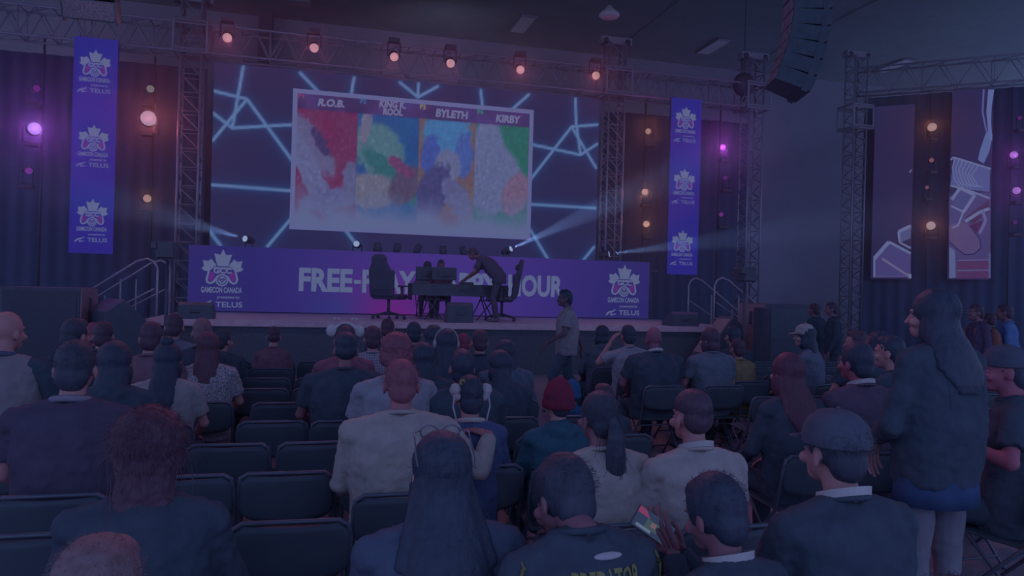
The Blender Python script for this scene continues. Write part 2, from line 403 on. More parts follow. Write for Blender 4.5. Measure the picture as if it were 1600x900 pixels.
def paintA(p):
    def L(a, b, w=3.2, c=LIL):
        (x0, y0), (x1, y1) = a, b; n = np.array((-(y1-y0), x1-x0), float); n = n/np.linalg.norm(n)*w/2
        p.px([(x0+n[0], y0+n[1]), (x1+n[0], y1+n[1]), (x1-n[0], y1-n[1]), (x0-n[0], y0-n[1])], c, .012)
    p.px([(1366, 404), (1389, 379), (1423, 398), (1423, 433), (1366, 433)], VIO, .004)
    p.px([(1404, 362), (1423, 353), (1423, 372), (1407, 379)], (70, 78, 125), .004)
    L((1366, 404), (1389, 378), 6); L((1389, 378), (1423, 396), 4); L((1378, 404), (1421, 432), 3.5, (100, 96, 135)); L((1404, 362), (1423, 353), 5)
    L((1404, 362), (1406, 379), 4); L((1366, 404), (1366, 433), 3); L((1366, 432), (1423, 432), 2.5, (80, 72, 125)); L((1406, 379), (1423, 388), 3)
    L((1424, 265), (1421, 270), 2); p.px([(1419, 428), (1424, 428), (1424, 435), (1419, 435)], (104, 112, 150), .014)
def paintB(p):
    def L(pts, w=3, c=LIL, o=.014):
        for a, b in zip(pts[:-1], pts[1:]):
            (x0, y0), (x1, y1) = a, b; n = np.array((-(y1-y0), x1-x0), float); n = n/np.linalg.norm(n)*w/2
            p.px([(x0+n[0], y0+n[1]), (x1+n[0], y1+n[1]), (x1-n[0], y1-n[1]), (x0-n[0], y0-n[1])], c, o)
    p.px([(1483, 306), (1548, 300), (1547, 434), (1483, 434)], (64, 60, 108), .003)
    p.px([(1490, 246), (1547, 262), (1546, 300), (1510, 296), (1485, 290)], (72, 82, 135), .004)
    L([(1551, 140), (1547, 165), (1546, 190), (1548, 220)], 5, (90, 104, 160)); L([(1537, 140), (1535, 175), (1541, 205)], 3, (80, 88, 150)); L([(1546, 140), (1543, 175), (1546, 210)], 4, (94, 104, 160))
    p.px([(1541, 205), (1551, 210), (1546, 236), (1537, 256), (1528, 250), (1531, 235)], (80, 98, 150), .008)
    for k in range(7): L([(1492+k*6, 248+k*1.8), (1488+k*5, 262+k*2), (1492+k*6, 282+k*1.6), (1500+k*6, 292)], 1.8)
    L([(1485, 250), (1490, 246), (1548, 264)], 3); L([(1485, 290), (1520, 300), (1546, 310)], 3)
    p.px([(1487, 308), (1502, 294), (1522, 304), (1506, 330), (1494, 325)], (62, 66, 118), .006); L([(1487, 312), (1500, 294), (1523, 305), (1505, 332)], 5)
    p.px([(1484, 324), (1503, 332), (1497, 352), (1488, 356), (1484, 350)], (60, 60, 112), .007); L([(1488, 356), (1497, 352), (1505, 331), (1486, 322)], 3)
    p.px([(1508, 340), (1545, 312), (1547, 330), (1520, 350)], (62, 42, 78), .009); L([(1508, 346), (1530, 332), (1546, 326)], 5)
    p.px([(1484, 352), (1500, 346), (1514, 352), (1530, 372), (1532, 388), (1522, 396), (1508, 398), (1492, 386), (1484, 376)], (78, 68, 112), .010)
    L([(1484, 378), (1494, 388), (1508, 398), (1522, 397), (1532, 388), (1531, 374), (1515, 353)], 1.6, (34, 34, 78), .016)
    p.px([(1514, 352), (1535, 345), (1532, 365), (1526, 364)], (64, 34, 76), .011); L([(1535, 328), (1540, 345), (1530, 365)], 5, (88, 90, 138))
    p.px([(1483, 385), (1492, 392), (1493, 434), (1483, 435)], (84, 96, 142), .012)
    for a, b in ((408, 421), (424, 435)): p.px([(1495, a), (1545, a-1), (1545, b), (1495, b)], (74, 48, 92), .012); L([(1495, a-1), (1546, a-2)], 1.8, (80, 82, 130))
    L([(1546, 395), (1546, 435)], 3, (78, 84, 136))
led_strip(1364, 1426, 165, 436, 'dark led column of the side stage with a lit corner picture at its foot', paintA)
led_strip(1484, 1549, 139, 437, 'led column of the side stage filled with a bright white line drawing', paintB)

# ================================================================ MAIN STAGE
SZ = 1.0
sL = onY(228, 495, 13.95).x; sR = onY(1150, 500, 13.95).x
st = thing('stage', 'low black stage with pale deck edge and black skirt', 'stage')
obj('deck', mesh([box(sL, sR, 13.95, 17.36, SZ-.12, SZ)]), mat('stage_deck', (190, 182, 206), .5, .4, 0, .06, 5), st)
obj('skirt', mesh([box(sL+.03, sR-.03, 14.0, 14.05, 0, SZ-.12), box(sL+.03, sL+.08, 14, 17.3, 0, SZ-.12), box(sR-.08, sR-.03, 14, 17.3, 0, SZ-.12)]), CARPET, st)
obj('edge_strip', mesh([box(sL, sR, 13.93, 13.95, SZ-.11, SZ+.004)]), mat('deck_edge', (205, 180, 204), .5), st)
# led banner at the back of the deck
YB = 17.2; PB = Plane((0, YB), (1, 0)); b0 = PB.hit(294, 435)[0]; b1 = PB.hit(1014, 455)[0]; bz1 = PB.hit(655, 396)[1]; bz0 = SZ+.02
r = thing('led_banner', 'wide purple led wall across the stage reading FREE-PLAY HAPPY HOUR', 'screen')
obj('cabinet', bev([box(b0, b1, YB+.002, YB+.14, bz0, bz1)], .01, 1), BLACKP, r)
pic = Pic(PB, .004)
nx, nz = 120, 24; g = np.zeros((nz+1, nx+1, 3))
for j in range(nz+1):
    for i in range(nx+1):
        u = i/nx; v = 1-j/nz; x = u*(b1-b0); c = np.array((42, 39, 106.))
        k = max(0, 1-abs(u-.52)/.40); c += np.array((22, 8, 22))*min(1, k*1.4)
        mg = math.exp(-((u-.40)/.10)**2-((v-1.0)/.55)**2); c += np.array((26, -10, -6))*mg*1.3
        k2 = math.exp(-((u-.30)/.06)**2-((v-.95)/.3)**2); c += np.array((-14, 10, 4))*k2
        g[j, i] = c
for j in range(nz):
    for i in range(nx):
        q = lambda a, b: (b0+(b1-b0)*a/nx, bz0+(bz1-bz0)*b/nz)
        pic.poly([q(i, j), q(i+1, j), q(i+1, j+1), q(i, j+1)], [tuple(g[j, i]), tuple(g[j, i+1]), tuple(g[j+1, i+1]), tuple(g[j+1, i])])
Hb = bz1-bz0
def bt(s, xa, xb, f0=.30, f1=.64):
    ptext(pic, s, (xa, bz0+Hb*f0), (xb, bz0+Hb*f0), (xb, bz0+Hb*f1), (xa, bz0+Hb*f1), WHITE, .040, .006)
X_ = lambda px: PB.hit(px, 440)[0]
zt0 = (PB.hit(470, 455)[1]-bz0)/Hb; zt1 = (PB.hit(470, 418)[1]-bz0)/Hb
bt('FREE', X_(467), X_(551), zt0, zt1); bt('-', X_(553), X_(564), zt0+.14, zt0+.20); bt('PLAY', X_(566), X_(650), zt0, zt1)
bt('HAPPY', X_(664), X_(780), zt0, zt1); bt('HOUR', X_(794), X_(880), zt0, zt1)
for a, b, lt, lb_ in ((312, 379, 388, 482), (948, 999, 412, 494)):
    s0, zt_ = PB.hit(a, lt); s1, zb_ = PB.hit(b, lb_); logo(pic, s0, zt_, s1, zb_, (47, 41, 108))
pic.build('screen_picture', r)
for k in range(7):
    xx = b0+(b1-b0)*(k+.5)/7
    obj('support_leg', mesh([cyl((xx, YB+.155, SZ), (xx, YB+.155, bz1-.1), .015), cyl((xx-.3, YB+.155, SZ+.02), (xx+.3, YB+.155, SZ+.02), .015)]), BLACKM, r)

# big led screen
YS = 18.6; PS = Plane((0, YS), (1, 0)); m0 = PS.hit(331, 245)[0]; m1 = PS.hit(934, 265)[0]; mz1 = PS.hit(380, 101)[1]; mz0 = SZ+.6
r = thing('led_screen', 'big stage screen with four coloured panels and glowing blue lines', 'screen')
obj('cabinet', mesh([box(m0, m1, YS, YS+.15, mz0, mz1)]), BLACKP, r)
LN = [((380, 105), (363, 200)), ((333, 142), (386, 155)), ((386, 155), (332, 220)), ((386, 155), (456, 250)), ((333, 177), (363, 200)), ((363, 200), (456, 195)),
      ((329, 289), (456, 298)), ((328, 362), (345, 384)), ((418, 385), (456, 340)), ((469, 114), (496, 142)), ((553, 122), (549, 146)), ((625, 129), (653, 152)),
      ((654, 131), (653, 152)), ((684, 135), (653, 152)), ((751, 141), (754, 168)), ((826, 148), (800, 171)), ((899, 155), (900, 190)), ((900, 190), (907, 242)),
      ((893, 198), (933, 195)), ((893, 198), (830, 279)), ((893, 198), (931, 262)), ((832, 226), (907, 242)), ((907, 242), (933, 225)), ((829, 319), (930, 325)),
      ((829, 360), (856, 405)), ((928, 386), (910, 408)), ((534, 352), (559, 385))]
S2 = [(PS.hit(*a), PS.hit(*b)) for a, b in LN]
st_ = .035; nx = int((m1-m0)/st_); nz = int((mz1-mz0)/st_)
gx = np.linspace(m0, m1, nx+1); gz = np.linspace(mz0, mz1, nz+1); GX, GZ = np.meshgrid(gx, gz)
glow = np.zeros_like(GX); core = np.zeros_like(GX)
for a, b in S2:
    d = b-a; L2 = d.dot(d); tt = np.clip(((GX-a[0])*d[0]+(GZ-a[1])*d[1])/L2, 0, 1)
    ds = np.hypot(GX-a[0]-tt*d[0], GZ-a[1]-tt*d[1]); glow = np.maximum(glow, np.exp(-ds/.075)*.85); core = np.maximum(core, np.clip(1.4-ds/.034, 0, .8))
bgc = lin((36, 38, 78)); gl = lin((34, 72, 128)); co = lin((92, 124, 170))
Cc = np.zeros(GX.shape+(4,)); Cc[..., 3] = 1
for k in range(3):
    base = bgc[k]*(1+.25*np.exp(-((GX-(m0+m1)/2)/3)**2)*(1 if k == 0 else 0)); v = base+(gl[k]-bgc[k])*glow; Cc[..., k] = v*(1-core)+co[k]*core
V = np.stack([GX, np.full_like(GX, YS-.006), GZ], -1).reshape(-1, 3)
ii, jj = np.meshgrid(np.arange(nx), np.arange(nz)); a = (jj*(nx+1)+ii).ravel(); Fq = np.stack([a, a+1, a+nx+2, a+nx+1], 1)
me = bpy.data.meshes.new('lines'); me.from_pydata(V.tolist(), [], Fq.tolist()); ca = me.color_attributes.new('Col', 'FLOAT_COLOR', 'POINT'); ca.data.foreach_set('color', Cc.reshape(-1, 4).ravel())
obj('line_pattern', me, vmat(), r)
for xx in (m0+.5, m0+3.6, m1-3.6, m1-.5): obj('support_leg', mesh([cyl((xx, YS+.2, 0), (xx, YS+.2, mz1-.3), .04)]), BLACKM, r)
# picture window with four panels
c0 = PS.hit(457, 138); c1 = PS.hit(832, 172); c2 = PS.hit(830, 375); c3 = PS.hit(453, 358)
wx0 = (c0[0]+c3[0])/2; wx1 = (c1[0]+c2[0])/2; wz1 = (c0[1]+c1[1])/2; wz0 = (c2[1]+c3[1])/2
pic = Pic(PS, .02); pic.poly([(wx0, wz0), (wx1, wz0), (wx1, wz1), (wx0, wz1)], (92, 98, 146))
e = .11; ix0, ix1, iz0, iz1 = wx0+e, wx1-e, wz0+.07, wz1-e
dv = [ix0, PS.hit(557, 260)[0], PS.hit(653, 262)[0], PS.hit(741, 265)[0], ix1]
from mathutils import noise as NZ
def blob(x, z, cx, cz, rx, rz, rot=0, soft=.25):
    dx, dz = x-cx, z-cz; c, s = math.cos(rot), math.sin(rot); dd = math.hypot((dx*c+dz*s)/rx, (-dx*s+dz*c)/rz)
    return max(0, min(1, (1-dd)/soft+.5))
PAL = [((100, 34, 80), (92, 56, 92)), ((34, 84, 134), (38, 64, 126)), ((98, 70, 92), (94, 88, 88)), ((30, 98, 96), (46, 92, 90))]
WT = (90, 101, 143)
SH = [[(.28, .62, .42, .12, -.5, (88, 88, 130)), (.25, .40, .5, .13, -.7, (90, 96, 140)), (.6, .22, .55, .08, .1, (84, 88, 134)), (.9, .35, .13, .17, 0, (84, 88, 130)), (.4, .64, .2, .05, -.5, (58, 50, 96))],
      [(.35, .62, .42, .20, -.1, (72, 106, 124)), (.15, .84, .22, .08, 1.2, (100, 100, 130)), (.55, .42, .5, .09, -.4, (44, 92, 104)), (.25, .30, .42, .14, 0, (98, 100, 124)), (.8, .36, .28, .14, .3, (74, 66, 96)), (.72, .50, .22, .05, -.3, (96, 56, 98))],
      [(.5, .78, .42, .20, 0, (60, 108, 160)), (.22, .60, .17, .16, .2, (58, 76, 150)), (.80, .62, .16, .18, -.2, (62, 84, 152)), (.52, .53, .24, .13, 0, (92, 100, 140)), (.25, .30, .36, .2, .5, (62, 62, 110)), (.7, .28, .3, .12, -.4, (84, 88, 132))],
      [(.25, .62, .30, .34, .15, (92, 102, 144)), (.5, .48, .44, .24, -.3, (90, 100, 142)), (.3, .36, .4, .2, 0, (90, 100, 142)), (.78, .34, .28, .16, .3, (106, 88, 120))]]
for p in range(4):
    xa, xb = dv[p], dv[p+1]; n1, n2 = 44, 84; W = np.zeros((n2+1, n1+1, 3)); base, b2 = map(np.array, PAL[p])
    for j in range(n2+1):
        for i in range(n1+1):
            u, v = i/n1, j/n2; nn = NZ.noise(Vector((u*3+p*7, v*5, 0))); n3 = NZ.noise(Vector((u*14+p*7, v*22, 3)))
            c = base*(1-(.5+.5*nn))+b2*(.5+.5*nn)
            for (cx, cz, rx, rz, ro, col) in SH[p]:
                k = blob(u+n3*.05, (v+n3*.03)*1.0, cx, cz, rx, rz, ro, .22); c = c*(1-k)+np.array(col)*k
            n4 = NZ.noise(Vector((u*30+p*9, v*46, 5))); c = c*(.98+.10*n3+.09*n4)+(np.array((20, 20, 26))*max(0, n4-.42)*2)
            f = max(0, min(1, (.30+.08*nn-v)/.22)); c = c*(1-f)+np.array(WT)*f
            if v > .885: c = np.array((60, 48, 100.))*(1+.25*nn)+np.array((30, 0, 0))*max(0, n3)
            W[j, i] = np.clip(c, 20, 170)
    q = lambda i, j: (xa+(xb-xa)*i/n1, iz0+(iz1-iz0)*j/n2)
    for j in range(n2):
        for i in range(n1): pic.poly([q(i, j), q(i+1, j), q(i+1, j+1), q(i, j+1)], [tuple(W[j, i]), tuple(W[j, i+1]), tuple(W[j+1, i+1]), tuple(W[j+1, i])], .004)
def pt(s, pts, col=(104, 108, 150), b=.05, sh=.12):
    h = [PS.hit(*q) for q in pts]; ptext(pic, s, h[0], h[1], h[2], h[3], col, b, .012, sh*0)
pt('R.O.B.', [(496, 166), (538, 169), (540, 157), (499, 154)]); pt('KING K.', [(592, 168), (634, 171), (635, 160), (594, 157)]); pt('ROOL', [(598, 180), (629, 182), (630, 171), (599, 169)])
pt('BYLETH', [(680, 183), (730, 187), (731, 175), (682, 170)]); pt('KIRBY', [(774, 191), (812, 194), (813, 182), (776, 179)])
for s, x, y, c in (('P1', 466, 154, (118, 60, 96)), ('P2', 563, 162, (40, 100, 150)), ('P3', 656, 171, (120, 120, 100)), ('P4', 746, 179, (40, 120, 110))): pt(s, [(x, y), (x+9, y+1), (x+9, y-7), (x, y-8)], c, .03)
pic.build('screen_picture', r)
# black riser behind the banner that carries the floor lights
rs = thing('riser', 'black riser behind the purple led wall carrying the floor lights', 'riser')
rz_ = bz1-.18
obj('riser_top', mesh([box(b0+.1, b1+.3, YB+.18, YB+.37, rz_-.05, rz_)]), BLACKP, rs)
for k in range(8):
    xx = b0+.2+(b1-b0)*k/7.05; obj('leg', mesh([box(xx, xx+.05, YB+.25, YB+.3, 0, rz_-.05)]), BLACKM, rs)
# ================================================================ BANNERS, LIGHTS, SPEAKERS
def hung_banner(tl, tr, br, bl, Y, label, rows):
    P = Plane((0, Y), (1, 0)); s0 = (P.hit(*tl)[0]+P.hit(*bl)[0])/2; s1 = (P.hit(*tr)[0]+P.hit(*br)[0])/2
    z1 = (P.hit(*tl)[1]+P.hit(*tr)[1])/2; z0 = (P.hit(*bl)[1]+P.hit(*br)[1])/2
    r = thing('led_banner', label, 'banner')
    obj('cabinet', bev([box(s0, s1, Y+.002, Y+.1, z0, z1)], .01, 1), BLACKP, r)
    for sx in (s0+.1, s1-.1): obj('hanging_cable', mesh([cyl((sx, Y+.05, z1), (sx, Y+.05, max(zb+.05, z1+.05)), .01)]), BLACKM, r)
    pic = Pic(P, .004); n = 20; bc = [(50, 42, 128), (48, 44, 138), (46, 46, 140)]
    for k in range(n):
        a = z0+(z1-z0)*k/n; b = z0+(z1-z0)*(k+1)/n; t = lambda q: tuple(np.array((26, 38, 128))+np.array((12, -2, 0))*abs(math.sin(q*9+1)))
        pic.poly([(s0, a), (s1, a), (s1, b), (s0, b)], [t(k/n), t(k/n), t((k+1)/n), t((k+1)/n)])
    for (xa, ya, xb, yb) in rows:
        c = P.hit((xa+xb)/2, ya); d = P.hit((xa+xb)/2, yb); wv = P.hit(xb, (ya+yb)/2)[0]-P.hit(xa, (ya+yb)/2)[0]
        cx = P.hit((xa+xb)/2, (ya+yb)/2)[0]; logo(pic, cx-wv/2, c[1], cx+wv/2, d[1], (46, 46, 136))
    pic.build('screen_picture', r)
hung_banner((115, 57), (184, 62), (178, 397), (108, 395), 17.45, 'tall blue led banner with three maple leaf emblems left of the stage',
            [(121, 77, 174, 146), (119, 194, 171, 262), (117, 310, 169, 379)])
hung_banner((1048, 152), (1096, 156), (1090, 430), (1043, 428), 17.45, 'tall blue led banner with three maple leaf emblems right of the stage',
            [(1053, 166, 1088, 223), (1050, 263, 1086, 319), (1047, 359, 1083, 415)])

LENS = emat('lamp_lens', (118, 140, 172), 2.2); LENSD = mat('dark_lens', (60, 50, 90), .1, .8)
def lens_mat(c): return emat('lens_%d_%d_%d' % c, c, 1.0)
def moving_head(P, tgt, label, group, lensr=.1, lc=None, up=1, halo=None, hp=6, post=None, s=1, drop=None):
    """moving-head lamp; P is the lens centre"""
    P = Vector(P); d = (Vector(tgt)-P).normalized(); r = thing('stage_light', label, 'stage light', group=group)
    q = d.to_track_quat('Y', 'Z').to_matrix().to_4x4(); q.translation = P
    hd = loft([((0, .0, 0), lensr*1.15, lensr*1.15), ((0, -.04, 0), lensr*1.25, lensr*1.25), ((0, -.2*s, 0), lensr*1.2, lensr*1.2), ((0, -.32*s, 0), lensr*.8, lensr*.8)], 14)
    obj('head', mesh([xf(hd, q)], True), BLACKM, r)
    ln = ell((0, .006, 0), (lensr, .02, lensr), 16, 8)
    obj('lens', mesh([xf(ln, q)], True), lens_mat(lc) if lc else LENSD, r)
    B = P-d*.16*s; sd = d.cross(Vector((0, 0, 1))).normalized(); k = lensr*1.45
    e = .30*s*up if drop is None else max(.12, B.z-drop-.1*s*up)
    ys = [B+sd*k, B+sd*k-Vector((0, 0, e)), B-sd*k-Vector((0, 0, e)), B-sd*k]
    obj('yoke', mesh([tube([tuple(a) for a in ys], .018)], True), BLACKM, r)
    c = B-Vector((0, 0, e)); obj('base', bev([box(c.x-.13*s, c.x+.13*s, c.y-.1*s, c.y+.1*s, min(c.z, c.z-.1*s*up), max(c.z, c.z-.1*s*up))], .015, 1), BLACKM, r)
    if halo:
        lamp('stage_light_glow', 'SPOT', P+d*.06, halo, hp*1.3, .05, P+d*3, 150, 1)
    return r
CORE = (112, 130, 160)
GT = 'orange lamps along the stage truss'
nm = ['leftmost', 'second', 'third', 'fourth', 'fifth', 'sixth']
for k, (x, y) in enumerate(((355, 59), (491, 75), (616, 89), (704, 99), (813, 109), (931, 118))):
    P = onY(x, y, YT-.45); moving_head(P, (P.x*.5+.5, 5, 1), 'red glowing lamp on the stage truss, %s from the left' % nm[k], GT, .10, (158, 126, 138) if k < 5 else (160, 126, 128), -1, RED, 12)
# lamps on vertical pipes beside the stage: (px, py, lens radius, colour, halo colour, power)
def pipe(px, py0, py1, Y, label):
    a = onY(px, py0, Y); b = onY(px, py1, Y); r = thing('light_pipe', label, 'pipe'); x = (a.x+b.x)/2
    obj('pipe', mesh([cyl((x, Y, max(b.z, .03)), (x, Y, a.z), .025)], True), BLACKM, r)
    obj('foot', bev([box(x-.3, x+.3, Y-.3, Y+.3, 0, .04)], .01, 1), BLACKM, r); return x
YL = 17.9
for px, t_, lb in ((62, 60, 'thin pipe carrying the purple lamps at the far left'), (235, 88, 'thin pipe carrying the orange lamps between left banner and tower'),
                   (1003, 150, 'thin pipe carrying the orange lamps left of the right banner'), (1120, 160, 'thin pipe carrying the purple lamps right of the right banner')):
    pipe(px, t_, 640, YL+.35, lb)
L = [(54, 201, .13, (118, 120, 168), (.6, .14, 1), 50, 'bright purple lamp left of the left banner'), (57, 138, .07, (86, 34, 110), None, 0, 'dim purple lamp above the bright purple one at far left'),
     (45, 267, .07, (98, 44, 132), None, 0, 'small violet lamp below the bright purple one at far left'), (232, 185, .165, (110, 124, 150), (1, .2, .2), 42, 'largest bright orange lamp between left banner and tower'),
     (235, 139, .08, (104, 104, 112), None, 0, 'small lamp just above the largest orange lamp'), (230, 310, .085, (124, 108, 112), (1, .35, .12), 6, 'small orange lamp below the left tower mid height'),
     (1013, 205, .075, (140, 116, 118), (1, .3, .12), 10, 'upper orange lamp left of the right banner'), (1008, 300, .085, (140, 116, 122), (1, .3, .12), 12, 'middle orange lamp left of the right banner'),
     (1010, 350, .085, (138, 120, 122), (1, .3, .12), 8, 'lowest orange lamp left of the right banner'), (1130, 230, .075, (124, 82, 158), (.85, .1, 1), 28, 'bright magenta lamp right of the right banner'),
     (1133, 278, .06, (72, 36, 106), None, 0, 'dim magenta lamp below the bright one right of the right banner'), (1127, 335, .06, (100, 44, 124), None, 0, 'lowest magenta lamp right of the right banner')]
for x, y, lr, lc, hc, hp_, lb in L:
    P = onY(x, y, YL); moving_head(P, P+Vector(((.5-P.x)*.25, -3, -.5)), lb, 'lamps on the side pipes', lr, lc, 1, hc, hp_)
for x, y, lr, lc, hc, hp_, lb in [(1455, 202, .12, (134, 120, 128), (1, .3, .14), 12, 'upper bright orange lamp between the side stage led columns'), (1454, 253, .06, (124, 76, 92), None, 0, 'upper dim orange lamp between the side stage led columns'),
        (1447, 295, .05, (110, 70, 92), None, 0, 'lower dim orange lamp between the side stage led columns'), (1453, 354, .12, (130, 126, 140), (1, .3, .14), 12, 'lower bright orange lamp between the side stage led columns'),
        (1581, 245, .10, (124, 96, 166), (.8, .1, 1), 10, 'upper bright magenta lamp at the right edge'), (1585, 300, .10, (124, 96, 166), (.8, .1, 1), 10, 'lower bright magenta lamp at the right edge'),
        (1590, 188, .05, (84, 34, 106), None, 0, 'dim magenta lamp above the others at the right edge'), (1583, 349, .05, (74, 36, 106), None, 0, 'dim magenta lamp below the others at the right edge')]:
    s_, z_ = PR2.hit(x, y); P = Vector(PR2.at(s_, z_, .3)); moving_head(P, P+nR*2+Vector((-.5, 0, -.3)), lb, 'lamps of the side stage', lr, lc, 1, hc, hp_)
for px, lb in ((1450, 'thin pipe between the two led columns of the side stage'), (1578, 'thin pipe right of the led columns of the side stage')):
    s_, z_ = PR2.hit(px, 300); q = PR2.at(s_, 0, .02); r = thing('light_pipe', lb, 'pipe')
    obj('pipe', mesh([cyl((q[0], q[1], .02), (q[0], q[1], zRb), .02)], True), BLACKM, r); obj('foot', bev([box(q[0]-.25, q[0]+.25, q[1]-.25, q[1]+.25, 0, .04)], .01, 1), BLACKM, r)
# floor lights behind the led wall
BW = (140, 160, 200)
for x, y, tx, ty, lit, lb in ((383, 373, 200, 322, 1, 'lamp on the riser left end throwing a thin blue beam'), (557, 381, 520, 340, 1, 'lamp on the riser left of the table, lit white'),
        (798, 389, 1010, 292, 1, 'lamp on the riser throwing the wide blue beam to the right'), (951, 397, 1420, 340, 1, 'lamp at the right end of the riser throwing a long blue beam'),
        (590, 380, 590, 300, 0, 'unlit lamp on the riser above the left gaming chair'), (622, 381, 640, 300, 0, 'unlit lamp on the riser left of the seated pair'), (655, 383, 690, 300, 0, 'unlit lamp on the riser above the seated pair'),
        (692, 385, 690, 300, 0, 'unlit lamp on the riser right of the seated pair'), (722, 386, 700, 300, 0, 'unlit lamp on the riser beside the leaning man')):
    P = onY(x, y, YB+.28); T = onY(tx, ty, YB+.35-(2.5 if lit else 0)); r = moving_head(P, T, lb, 'lights on the riser', .07, BW if lit else None, 1, None, 0, s=.8, drop=rz_)
BE = [((383, 373), (190, 318), 12, 300, 3.0), ((798, 389), (1010, 292), 15, 3000, 1.2), ((951, 397), (1420, 338), 12, 2600, 3.0)]
for (a, b, an, pw, dy) in BE:
    P = onY(*a, YB+.28); T = onY(*b, YB+.35-dy); d = (T-P).normalized(); lamp('beam_light', 'SPOT', P+d*.12, (.32, .5, 1), pw*8, .03, T, an, .6)

# ---- line arrays
def line_array(px, pyb, Y, n, yaw, label, wd=1.05, hh=.30, dp=.55, lean=5):
    P = onY(px, pyb, Y); r = thing('line_array', label, 'loudspeaker', P, R(yaw)); z = 0; y = 0; ang = 22
    for k in range(n):
        a = R(max(0, ang-k*4.2)); c, s_ = math.cos(a), math.sin(a)
        Mx = Matrix.Translation((0, y, z)) @ Matrix.Rotation(a, 4, 'X')
        body = [(-.5*wd, -dp/2), (.5*wd, -dp/2), (.42*wd, dp/2), (-.42*wd, dp/2)]
        v = np.array([(bx, by, bz) for bz in (0.01, hh-.01) for bx, by in body]); f = [(0, 3, 2, 1), (4, 5, 6, 7), (0, 1, 5, 4), (1, 2, 6, 5), (2, 3, 7, 6), (3, 0, 4, 7)]
        cb = obj('cabinet', mesh([xf((v, f), Mx)]), mat('array_body', (92, 102, 118), .6, .2), r)
        gr = [xf(box(-.46*wd, .46*wd, -dp/2-.012, -dp/2, .03, hh-.03), Mx)]; rr = [xf(box(-.36*wd, .36*wd, dp/2, dp/2+.012, .03, hh-.03), Mx)]
        obj('rear_panel', mesh(rr), mat('speaker_rear', (150, 140, 160), .5, .4, .1, .5, 14), cb)
        obj('grille', mesh(gr), mat('speaker_grille', (120, 112, 132), .6, .4, .2, .5, 60), cb)
        for sx in (-1, 1): obj('rigging_plate', mesh([xf(box(sx*wd*.475-.012, sx*wd*.475+.012, -dp*.42, -dp*.25, -.03, hh*.6), Mx)]), BLACKM, cb)
        y -= hh*s_; z += hh*c
    obj('fly_bar', mesh([box(-.4, .4, y-.3, y+.3, z, z+.08)]), BLACKM, r)
    obj('cable', mesh([cyl((0, y, z), (0, y, zc-P.z-.02), .02)]), BLACKM, r)
line_array(1228, 142, 11.3, 12, 72, 'tall curved black line array hanging at the upper right', .80, .27, .62)
line_array(148, 32, 12.0, 8, 0, 'black line array whose bottom shows at the upper left', .72, .30, .5)

# ---- ceiling fixtures
for k, (x, y) in enumerate(((817, 37), (1115, 72), (1398, 102))):
    P = onZ(x, y, zc-.02); u = .65
    r = thing('ceiling_vent', 'pale skewed panel on the dark ceiling, %s' % ('left of the three', 'middle of the three', 'right of the three')[k], 'ceiling panel', P, 0, 'ceiling panels')
    obj('frame', mesh([box(-.26, .26, -.75, -.70, -.05, .0), box(-.26, .26, .70, .75, -.05, .0), box(-.26, -.22, -.7, .7, -.05, 0), box(.22, .26, -.7, .7, -.05, 0)]), ALU, r)
    obj('panel', mesh([box(-.22, .22, -.7, .7, -.04, -.01)]), mat('ceiling_panel', (235, 230, 240), .7), r)
P = onD(952, 24, 17); r = thing('high_bay_lamp', 'small white dome lamp hanging from the dark ceiling', 'lamp', P)
obj('lamp_shade', mesh([loft([((0, 0, .22), .05, .05), ((0, 0, .14), .10, .10), ((0, 0, .04), .22, .22), ((0, 0, 0), .24, .24), ((0, 0, -.05), .2, .2)], 16)], True), mat('lamp_white', (215, 205, 215), .5), r)
obj('cord', mesh([cyl((0, 0, .2), (0, 0, zc-P.z), .01)]), BLACKM, r)
P = onZ(467, 1, zc-.05); r = thing('ceiling_vent', 'small grey ceiling grille at the top edge left of centre', 'ceiling panel', P)
obj('frame', bev([box(-.3, .3, -.2, .2, -.1, .03)], .02, 1), ALU, r)

# ---- speakers and boxes on and beside the stage
SIDE = mat('speaker_side_lit', (165, 140, 158), .6, .3); BODY = BLACKP  # SIDE has the pink stage light painted into its colour
def cabinet_box(px0, px1, pyt, Y, dep, label, side, z0=0.0, name='subwoofer', slot=True, cat='loudspeaker'):
    x0 = onY(px0, pyt, Y).x; x1 = onY(px1, pyt, Y).x; z1 = onY((px0+px1)/2, pyt, Y).z
    r = thing(name, label, cat, ((x0+x1)/2, Y+dep/2, z0)); hw = (x1-x0)/2; h = z1-z0
    obj('cabinet', bev([box(-hw, hw, -dep/2, dep/2, 0, h)], .02, 1), BODY, r)
    obj('grille', mesh([box(-hw+.05, hw-.05, -dep/2-.015, -dep/2, .05, h-.05)]), mat('sub_grille', (84, 92, 112), .7, .3, .1, .2, 80), r)
    if side:
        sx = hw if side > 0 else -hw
        obj('lit_side', mesh([box(min(sx, sx+.012*side), max(sx, sx+.012*side), -dep/2+.02, dep/2-.02, .03, h-.02)]), SIDE, r)
        obj('handle', bev([box(min(sx, sx+.03*side), max(sx, sx+.03*side), -.06, .06, h-.42, h-.16)], .01, 1), BLACKM, r)
    return r
cabinet_box(0, 126, 449, 13.2, .95, 'large black subwoofer stack with a lit side at the left of the stage', 1)
cabinet_box(1196, 1284, 476, 13.0, .95, 'large black subwoofer stack with a lit side right of the stage', -1)
